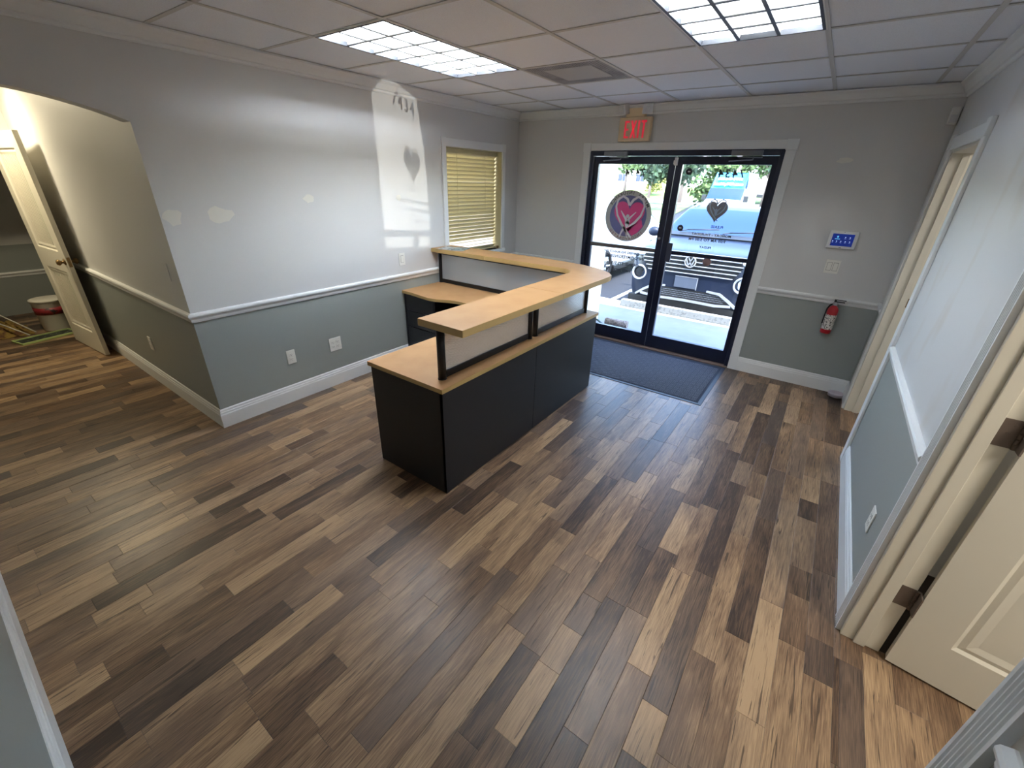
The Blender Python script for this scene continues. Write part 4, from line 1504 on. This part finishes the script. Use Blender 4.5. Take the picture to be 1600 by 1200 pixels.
def wheel_stop(x0, x1, label):
    m = MB()
    m.ext([(1.70, -0.018), (1.725, 0.082), (1.835, 0.082), (1.86, -0.018)], 'x', x0, x1)
    tag(m.build('wheel_stop', [STOPC], bevel=0.012), label, 'wheel stop')
wheel_stop(0.91, 2.57, 'weathered concrete wheel stop in front of the blue grey car')
wheel_stop(-2.25, -0.60, 'weathered concrete wheel stop in front of the white car')

m2 = MB(); m2.cyl((1.16, 0.60, 0.032), (1.47, 0.63, 0.032), 0.052, n=16)
m2.lathe([(0.02, -0.003), (0.025, 0.0), (0.03, -0.003)], (1.16, 0.60, 0.03), 12, axis='x')
tag(m2.build('rolled_mat', [mat('rolled_mat_brown', (150, 136, 128), 0.95, noise=(40, (110, 96, 90), 0.45, 0.6))]), 'small rolled brown mat on the walk outside the left glass door', 'mat')
m2 = MB(); m2.tube([(1.12, 0.57, -0.008), (1.05, 0.60, 0.02), (0.98, 0.62, 0.03), (0.91, 0.60, 0.01), (0.86, 0.60, -0.006)], 0.012)
tag(m2.build('hose', [mat('hose_green', (60, 84, 78), 0.6)]), 'short dark green hose on the walk beside the rolled mat', 'hose')

# ---- vehicles
def cr(p0, p1, p2, p3, t):
    return tuple(0.5 * (2 * b + (c - a) * t + (2 * a - 5 * b + 4 * c - d) * t * t + (3 * b - a - 3 * c + d) * t ** 3) for a, b, c, d in zip(p0, p1, p2, p3))


def smooth(seq, k):
    out = []
    n = len(seq)
    for i in range(n - 1):
        a, b, c, d = seq[max(0, i - 1)], seq[i], seq[i + 1], seq[min(n - 1, i + 2)]
        for j in range(k):
            out.append(cr(a, b, c, d, j / k))
    out.append(tuple(seq[-1]))
    return out


CARGLASS = mat('car_glass', (24, 50, 92), 0.05, spec=0.45)
TYRE = mat('tyre_rubber', (26, 26, 28), 0.85)
RIM = mat('alloy_rim', (178, 182, 186), 0.25, metal=0.9)
CARBLACK = mat('car_black_trim', (24, 25, 28), 0.45)
CARCHROME = mat('car_chrome', (168, 172, 180), 0.2, metal=0.35)
HEADL = mat('headlamp_glass', (206, 216, 226), 0.08, coat=1.0)


def shell(root, secs, body, wind, sides, rear, K=4, accent=None):
    """loft; wind=(sec a, sec b) windshield, sides=[(a,b)...] side windows, rear=(a,b); accent=(a,b,material)"""
    rings = []
    for (y, w, zb, belt, wr, roof) in secs:
        half = [(0, zb), (w * 0.82, zb), (w * 0.965, zb + 0.12), (w, (zb + belt) / 2 + 0.06), (w * 0.985, belt - 0.03), (w * 0.95, belt), (wr, roof - 0.06), (wr * 0.86, roof - 0.012), (0, roof)]
        rings.append((y, half))
    ys_ = smooth([(r[0],) for r in rings], K)
    cols = [smooth([(y,) + h for y, h in [(r[0], r[1][i]) for r in rings]], K) for i in range(9)]
    nS = len(ys_)
    KR = 3
    grid = []
    for s_ in range(nS):
        half = smooth([cols[i][s_] for i in range(9)], KR)
        y = cols[0][s_][0]
        left = [(-x, y, z) for (yy, x, z) in half]
        right = [(x, y, z) for (yy, x, z) in half]
        grid.append(right + left[::-1][1:-1])
    n = len(grid[0])
    nh = 8 * KR

    def seg_of(j):
        jj = j if j < nh else 2 * nh - 1 - j
        return jj // KR
    parts = {'body_shell': (MB(), body), 'windshield': (MB(), CARGLASS), 'side_window': (MB(), CARGLASS), 'rear_window': (MB(), CARGLASS)}
    if accent:
        parts['front_wrap'] = (MB(), accent[2])

    def q(s_, j, off=0.0):
        x, y, z = grid[s_][j % n]
        return (x, y, z)
    for s_ in range(nS - 1):
        for j in range(n):
            sg = seg_of(j)
            sec = s_ / K
            key = 'body_shell'
            if sg in (6, 7) and wind[0] <= sec < wind[1]:
                key = 'windshield'
            elif sg in (6, 7) and rear and rear[0] <= sec < rear[1]:
                key = 'rear_window'
            elif sg == 5 and any(a <= sec < b for a, b in sides):
                key = 'side_window'
            elif accent and sg >= 5 and accent[0] <= sec < accent[1]:
                key = 'front_wrap'
            parts[key][0].add([q(s_, j), q(s_ + 1, j), q(s_ + 1, j + 1), q(s_, j + 1)], [(0, 1, 2, 3)], 0, True)
    parts['body_shell'][0].add(grid[0], [tuple(range(n))])
    parts['body_shell'][0].add(grid[-1], [tuple(range(n))])
    out = {}
    for k, (m, mt_) in parts.items():
        if m.f:
            if k == 'side_window':
                for sx in (-1, 1):
                    h_ = MB()
                    for f in m.f:
                        pts = [m.v[i] for i in f]
                        if sum(p[0] for p in pts) * sx > 0:
                            h_.add(pts, [(0, 1, 2, 3)], 0, True)
                    h_.build('side_window', [mt_], root, local=True)
            else:
                out[k] = m.build(k, [mt_], root, local=True)
    return out


def wheel(root, x, y, r, wd, sx):
    m = MB()
    prof = [(r * 0.62, -wd / 2), (r * 0.9, -wd / 2), (r, -wd / 2 + 0.03), (r, wd / 2 - 0.03), (r * 0.9, wd / 2), (r * 0.62, wd / 2), (r * 0.62, -wd / 2)]
    m.lathe(prof, (x, y, r), 28, axis='x')
    t = m.build('tyre', [TYRE], root, local=True)
    m = MB()
    m.lathe([(r * 0.63, -wd * 0.3), (r * 0.63, wd * 0.46), (r * 0.57, wd * 0.44), (r * 0.56, wd * 0.25)], (0, 0, 0), 28, axis='x')
    for k in range(5):
        a = 2 * math.pi * k / 5
        m.cyl((wd * 0.40, 0, 0), (wd * 0.43, math.cos(a) * r * 0.59, math.sin(a) * r * 0.59), r * 0.085, r * 0.10, n=6)
    m.cyl((wd * 0.34, 0, 0), (wd * 0.45, 0, 0), r * 0.14, n=12)
    m.v = [(vx * sx + x, vy + y, vz + r) for vx, vy, vz in m.v]
    m.build('rim', [RIM], t if False else root, local=True)
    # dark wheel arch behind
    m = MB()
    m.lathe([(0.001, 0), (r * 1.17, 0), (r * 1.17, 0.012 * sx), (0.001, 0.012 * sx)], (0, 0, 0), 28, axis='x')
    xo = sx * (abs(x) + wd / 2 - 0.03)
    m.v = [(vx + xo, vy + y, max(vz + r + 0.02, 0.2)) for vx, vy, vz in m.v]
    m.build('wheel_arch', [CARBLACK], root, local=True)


SUVP = mat('blue_grey_car_paint', (24, 32, 50), 0.36, metal=0.0, coat=0.0, spec=0.35)
suv = thing('car', (1.76, 2.20, GZ), 'blue grey SUV parked nose in directly outside the right glass door', 'car')
shell(suv, [(0.0, 0.66, 0.24, 0.70, 0.60, 0.99), (0.05, 0.80, 0.22, 0.74, 0.70, 1.02), (0.18, 0.90, 0.20, 0.86, 0.78, 1.05), (0.45, 0.96, 0.20, 0.95, 0.84, 1.08),
            (1.25, 0.985, 0.20, 1.02, 0.88, 1.15), (2.05, 0.99, 0.20, 1.07, 0.70, 1.53), (2.8, 0.99, 0.20, 1.08, 0.68, 1.58), (3.8, 0.98, 0.22, 1.10, 0.66, 1.54),
            (4.6, 0.96, 0.25, 1.10, 0.62, 1.42), (4.95, 0.88, 0.35, 1.02, 0.62, 1.15)], SUVP, (4, 5), [(4.4, 8)], (8, 8.8))
m2 = MB()
m2.ext([(-0.62, 0.73), (0.62, 0.73), (0.70, 0.90), (0.66, 0.985), (-0.66, 0.985), (-0.70, 0.90)], 'y', -0.012, 0.10); m2.build('grille_back', [CARBLACK], suv, local=True)
for z, w_ in ((0.735, 0.60), (0.795, 0.64), (0.85, 0.68), (0.905, 0.70), (0.965, 0.67)):
    m2 = MB(); m2.box(-w_, w_, -0.030, -0.010, z - 0.007, z + 0.007); m2.build('grille_bar', [CARCHROME], suv, bevel=0.004, local=True)
m2 = MB()
ring = [(0.074 * math.cos(2 * math.pi * i / 32), 0.074 * math.sin(2 * math.pi * i / 32)) for i in range(32)]
m2.lathe([(0.066, -0.034), (0.070, -0.052), (0.079, -0.052), (0.083, -0.034)], (0, 0, 0.905), 32, axis='y')
def stroke2(pts, w_):
    m2.ext([(u, v + 0.905) for u, v in band(pts, w_)], 'y', -0.046, -0.038)
stroke2([(-0.030, 0.060), (0.0, 0.006)], [0.0085, 0.0085]); stroke2([(0.030, 0.060), (0.0, 0.006)], [0.0085, 0.0085])
stroke2([(-0.058, 0.036), (-0.024, -0.054)], [0.0085, 0.0085]); stroke2([(-0.024, -0.054), (0.0, -0.006)], [0.0085, 0.0085])
stroke2([(0.058, 0.036), (0.024, -0.054)], [0.0085, 0.0085]); stroke2([(0.024, -0.054), (0.0, -0.006)], [0.0085, 0.0085])
m2.build('round_emblem', [CARCHROME], suv, local=True)
m2 = MB(); m2.lathe([(0.001, -0.034), (0.068, -0.034), (0.068, -0.030), (0.001, -0.030)], (0, 0, 0.905), 28, axis='y'); m2.build('emblem_back', [CARBLACK], suv, local=True)
m2 = MB(); m2.box(-0.17, 0.15, -0.035, -0.01, 0.525, 0.685); m2.build('plate_holder', [mat('plate_grey_blue', (74, 82, 98), 0.5)], suv, bevel=0.004, local=True)
m2 = MB()
m2.box(0.146, 0.154, -0.040, -0.012, 0.515, 0.69); m2.box(-0.17, 0.154, -0.040, -0.03, 0.683, 0.69); m2.build('plate_rim', [CARCHROME], suv, local=True)
m2 = MB()
m2.ext([(-0.50, 0.50), (0.44, 0.50), (0.60, 0.44), (0.72, 0.36), (-0.74, 0.36), (-0.62, 0.44)], 'y', -0.010, 0.05); m2.build('lower_grille', [CARBLACK], suv, local=True)
m2 = MB()
for i in range(22):
    for j in range(4):
        xx = -0.52 + i * 0.049 + (0.024 if j % 2 else 0)
        if abs(xx) < 0.62 - 0.02 * j * 0:
            m2.box(xx, xx + 0.040, -0.014, -0.009, 0.385 + j * 0.028, 0.385 + j * 0.028 + 0.006)
q_ = m2.build('grille_mesh', [mat('mesh_grey', (112, 118, 130), 0.5)], suv, local=True)
q_['kind'] = 'stuff'
m2 = MB()
for sx in (1, -1):
    m2.ext([(sx * u, v) for u, v in band([(0.0, 0.345), (0.45, 0.335), (0.66, 0.36)], [0.016, 0.016, 0.016])], 'y', -0.04, 0.0)
m2.build('bumper_trim', [CARCHROME], suv, local=True)
for sx in (1, -1):
    m2 = MB(); m2.ext([(sx * u, v) for u, v in band([(0.30, 0.52), (0.48, 0.505), (0.62, 0.42), (0.74, 0.33)], [0.012, 0.016, 0.018, 0.014])], 'y', -0.03, 0.02); m2.build('bumper_trim', [CARCHROME], suv, local=True)
    m2 = MB(); m2.lathe([(0.085, 0.0), (0.098, -0.03), (0.112, -0.03), (0.118, 0.03)], (sx * 0.735, 0.01, 0.66), 24, axis='y'); m2.build('fog_lamp_ring', [CARCHROME], suv, local=True)
    m2 = MB(); m2.lathe([(0.001, -0.012), (0.06, -0.006), (0.10, 0.02)], (sx * 0.735, 0.015, 0.66), 24, axis='y'); m2.build('fog_lamp', [HEADL if sx > 0 else CARBLACK], suv, local=True)
    m2 = MB(); m2.ext([(sx * u, v) for u, v in ((0.64, 0.92), (0.94, 0.90), (0.955, 1.0), (0.68, 1.02))], 'y', 0.03, 0.34)
    m2.build('headlight', [HEADL], suv, bevel=0.02, local=True)
    m2 = MB(); m2.box(min(sx * 0.70, sx * 0.86), max(sx * 0.70, sx * 0.86), 0.0, 0.05, 0.25, 0.32); m2.build('lip', [CARBLACK], suv, bevel=0.01, local=True)
    m2 = MB(); m2.sphere((sx * 1.08, 1.55, 1.13), 0.11, 12, 0, (1.0, 0.6, 0.75)); m2.box(min(sx * 0.93, sx * 1.02), max(sx * 0.93, sx * 1.02), 1.52, 1.58, 1.06, 1.10); m2.build('wing_mirror', [SUVP], suv, local=True)
    m2 = MB(); m2.tube([(sx * 0.60, 2.2, 1.54), (sx * 0.60, 2.35, 1.60), (sx * 0.60, 4.0, 1.58), (sx * 0.60, 4.2, 1.50)], 0.016); m2.build('roof_rail', [CARCHROME], suv, local=True)
    for y in (0.95, 3.93):
        wheel(suv, sx * 0.86, y, 0.37, 0.24, sx)
m2 = MB(); m2.ext([(1.16, 1.13), (1.30, 1.175), (1.30, 1.195), (1.14, 1.15)], 'x', -0.78, 0.78); m2.build('cowl', [CARBLACK], suv, bevel=0.01, local=True)
for x0 in (-0.55, 0.12):
    m2 = MB(); m2.tube([(x0, 1.26, 1.20), (x0 + 0.1, 1.32, 1.225), (x0 + 0.58, 1.40, 1.255)], 0.009, n=6); m2.build('wiper', [CARBLACK], suv, local=True)
m2 = MB(); m2.box(-0.86, 0.86, -0.01, 0.10, 0.20, 0.315); m2.build('lower_bumper', [CARBLACK], suv, bevel=0.01, local=True)

suv.scale = (1.06, 1.0, 1.06)
WHITEC = mat('white_car_paint', (232, 234, 236), 0.25, coat=0.8)
wc = thing('car', (-1.36, 3.05, GZ), 'white car parked beside the SUV, seen through the left glass door', 'car')
shell(wc, [(0.0, 0.62, 0.26, 0.66, 0.56, 0.84), (0.06, 0.78, 0.24, 0.70, 0.66, 0.90), (0.25, 0.89, 0.22, 0.82, 0.76, 0.98), (0.6, 0.94, 0.22, 0.92, 0.82, 1.03),
           (1.35, 0.955, 0.22, 0.98, 0.84, 1.12), (2.1, 0.96, 0.22, 1.02, 0.68, 1.55), (2.9, 0.96, 0.22, 1.03, 0.66, 1.62), (3.8, 0.95, 0.24, 1.05, 0.64, 1.55),
           (4.5, 0.92, 0.28, 1.04, 0.60, 1.30), (4.8, 0.82, 0.36, 0.98, 0.60, 1.05)], WHITEC, (4, 5), [(4.4, 8)], (8, 8.8))
for sx in (1, -1):
    for y in (0.95, 3.75):
        wheel(wc, sx * 0.84, y, 0.36, 0.24, sx)
    m2 = MB(); m2.box(min(sx * 0.90, sx * 0.968), max(sx * 0.90, sx * 0.968), 1.40, 3.30, 0.20, 0.34); m2.build('rocker_trim', [CARBLACK], wc, bevel=0.02, local=True)
    m2 = MB(); m2.ext([(sx * u, v) for u, v in ((0.58, 0.72), (0.88, 0.74), (0.90, 0.86), (0.64, 0.84))], 'y', 0.04, 0.3); m2.build('headlight', [HEADL], wc, bevel=0.02, local=True)
    m2 = MB(); m2.sphere((sx * 1.04, 1.65, 1.06), 0.10, 12, 0, (1.0, 0.6, 0.7)); m2.build('wing_mirror', [WHITEC], wc, local=True)
m2 = MB(); m2.box(-0.55, 0.55, -0.015, 0.03, 0.42, 0.62); m2.build('grille_back', [CARBLACK], wc, bevel=0.01, local=True)

TEAL = mat('van_wrap_blue', (8, 104, 150), 0.35, coat=0.4)
van = thing('van', (-2.85, 26.0, GZ), 'tall white van with a bright blue wrapped front, beyond the SUV', 'van')
shell(van, [(0.0, 0.80, 0.34, 0.72, 0.72, 0.92), (0.12, 1.0, 0.30, 0.86, 0.88, 1.02), (0.45, 1.10, 0.28, 1.0, 0.98, 1.12), (0.95, 1.14, 0.28, 1.08, 1.04, 1.22),
            (1.55, 1.15, 0.28, 1.30, 1.02, 1.86), (2.25, 1.15, 0.28, 1.60, 0.97, 2.70), (2.6, 1.15, 0.28, 1.62, 0.97, 2.76), (6.0, 1.15, 0.30, 1.62, 0.97, 2.76), (6.1, 1.10, 0.4, 1.6, 0.92, 2.7)],
      WHITEC, (3, 4), [(3.4, 4.6)], None, accent=(4, 5.6, TEAL))
for sx in (1, -1):
    for y in (0.9, 4.7):
        wheel(van, sx * 1.01, y, 0.36, 0.24, sx)
    m2 = MB(); m2.box(min(sx * 1.12, sx * 1.40), max(sx * 1.12, sx * 1.40), 1.25, 1.35, 1.10, 1.45); m2.build('wing_mirror', [CARBLACK], van, bevel=0.03, local=True)
    m2 = MB(); m2.ext([(sx * u, v) for u, v in ((0.62, 0.78), (0.94, 0.82), (0.94, 1.02), (0.70, 0.94))], 'y', 0.02, 0.3); m2.build('headlight', [HEADL], van, bevel=0.02, local=True)
m2 = MB(); m2.box(-0.55, 0.55, -0.03, 0.05, 0.50, 0.80); m2.build('grille_back', [CARBLACK], van, bevel=0.02, local=True)
vang = math.atan2(0.84, 0.70)
for body, yy, zz, sz in (('866-547-7066', 1.93, 2.40, 0.26), ('healthyMD.com', 1.66, 2.10, 0.27)):
    t = text_mb(body, sz, 0.004, 0.010)
    t.xf(Matrix.Translation((0, yy - 0.06, zz)) @ Matrix.Rotation(vang, 4, 'X'))
    t.build('van_lettering', [mat('van_text_white', (240, 246, 250), 0.5)], van, local=True, recalc=False)

# ---- planting, house and truck beyond
LEAFS = [mat('leaf_green', (52, 74, 34), 0.8, noise=(1.5, (88, 108, 56), 0.42, 0.62)), mat('leaf_dark', (32, 50, 34), 0.8, noise=(1.5, (60, 80, 52), 0.42, 0.62)),
         mat('leaf_yellow', (110, 112, 50), 0.8, noise=(1.5, (140, 138, 80), 0.42, 0.62))]
BARK = mat('bark_grey', (112, 98, 88), 0.9)


def tree(x, y, z, h, cr_, th, li, label, cat='tree', n=900, leaf=0.22, name='tree', seed=0, trunk=True, group=None):
    r = random.Random(seed + int(x * 7) + int(y * 13))
    root = thing(name, (x, y, z), label, cat, group)
    if trunk:
        m = MB()
        m.cyl((x, y, z), (x + 0.1, y, z + h * 0.55), th, th * 0.6, n=9)
        for k in range(5):
            a = 2 * math.pi * k / 5 + r.random()
            m.cyl((x + 0.1, y, z + h * (0.38 + 0.03 * k)), (x + math.cos(a) * cr_ * 0.6, y + math.sin(a) * cr_ * 0.6, z + h * (0.68 + 0.05 * k)), th * 0.45, th * 0.15, n=6)
        m.build('trunk', [BARK], root)
    m = MB()
    cl = [(r.uniform(-1, 1) * cr_ * 0.6, r.uniform(-1, 1) * cr_ * 0.6, r.uniform(0.58 if trunk else 0.15, 0.92) * h) for _ in range(9 if trunk else 14)]
    for i in range(n):
        c = cl[i % len(cl)]
        while True:
            d = Vector((r.uniform(-1, 1), r.uniform(-1, 1), r.uniform(-1, 1)))
            if 0.2 < d.length < 1:
                break
        rad = cr_ * 0.52
        p = Vector((x + c[0], y + c[1], z + c[2])) + Vector((d.x * rad, d.y * rad, d.z * min(rad, h * 0.2)))
        p.z = max(p.z, z + 0.05)
        u = Vector((r.uniform(-1, 1), r.uniform(-1, 1), r.uniform(-1, 1))).normalized()
        w = u.orthogonal().normalized()
        s = leaf * r.uniform(0.6, 1.3)
        m.add([p - u * s, p + w * s * 0.5, p + u * s, p - w * s * 0.5], [(0, 1, 2, 3)])
    f = m.build('foliage', [LEAFS[li]], root, recalc=False)
    f['kind'] = 'stuff'
    return root


tree(-23.6, 61.5, 0.0, 7.0, 2.6, 0.22, 0, 'slender tree with a thin trunk before the white house, left of the pair', seed=1, leaf=0.3)
tree(-18.2, 57.0, 0.0, 6.2, 2.9, 0.20, 0, 'spreading tree with forked limbs before the white house, right of the pair', seed=2, leaf=0.3)
tree(-20.6, 66.0, 0.3, 3.0, 1.5, 0.1, 2, 'low yellow green bush beside the white house', 'bush', name='bush', seed=3, trunk=False, leaf=0.25)
tree(-8.3, 33.0, GZ, 4.6, 2.1, 0.2, 1, 'dense dark green tree behind the van, left of its mirror', seed=4, leaf=0.25, n=1500)
tree(-6.2, 38.0, GZ, 4.2, 1.9, 0.2, 0, 'bright green leafy bush just behind the left side of the van', 'bush', name='bush', seed=5, trunk=False, leaf=0.25, n=1300)
tree(-10.8, 44.0, GZ, 4.6, 2.4, 0.2, 1, 'blue green tree seen past the centre posts of the doors', seed=6, leaf=0.28, n=1200)
tree(-12.6, 52.0, GZ, 7.5, 3.2, 0.25, 0, 'tall pale green tree farthest behind the van', seed=7, leaf=0.34, n=1200)
tree(-3.2, 48.0, GZ, 6.0, 2.8, 0.25, 0, 'round green tree above the roof of the van', seed=8, leaf=0.3, n=1300)
tree(0.6, 36.0, GZ, 5.0, 2.2, 0.2, 1, 'grey green tree beyond the right side of the van', seed=9, leaf=0.25, n=1300)

hs = thing('house', (-23, 82, 1.2), 'long white house with dark windows on the bank across the road', 'house')
m2 = MB(); m2.box(-48, -12, 82, 92, 1.2, 4.9); m2.build('house_wall', [mat('house_white', (226, 226, 222), 0.85)], hs)
m2 = MB(); m2.ext([(81.2, 4.9), (92.8, 4.9), (87, 7.2)], 'x', -48.6, -11.4); m2.build('roof', [mat('roof_pale', (190, 184, 176), 0.9)], hs)
for x in (-35.6, -32.6, -29.0, -26.3):
    m2 = MB(); m2.box(x - 0.95, x + 0.95, 81.93, 82.0, 1.9, 3.3); wn = m2.build('window_frame', [mat('house_trim', (236, 236, 234), 0.6)], hs)
    for k in range(2):
        m2 = MB(); m2.box(x - 0.86 + k * 0.88, x - 0.02 + k * 0.88, 81.9, 81.93, 1.98, 3.22); m2.build('pane', [CARGLASS], wn)
bt = thing('box_truck', (-4.6, 58, GZ), 'plain white box trailer seen above the roof of the van', 'trailer')
m2 = MB(); m2.box(-6.4, -3.3, 58, 64, 0.9, 4.2); m2.build('cargo_box', [WHITEC], bt, bevel=0.05)
m2 = MB(); m2.box(-6.3, -3.4, 58.1, 63.9, 0.55, 0.9); m2.build('chassis', [CARBLACK], bt)
for x in (-6.0, -3.7):
    m2 = MB(); m2.lathe([(0.2, -0.12), (0.48, -0.12), (0.5, 0), (0.48, 0.12), (0.2, 0.12)], (x, 59.5, GZ + 0.5), 20, axis='x'); m2.build('tyre', [TYRE], bt)
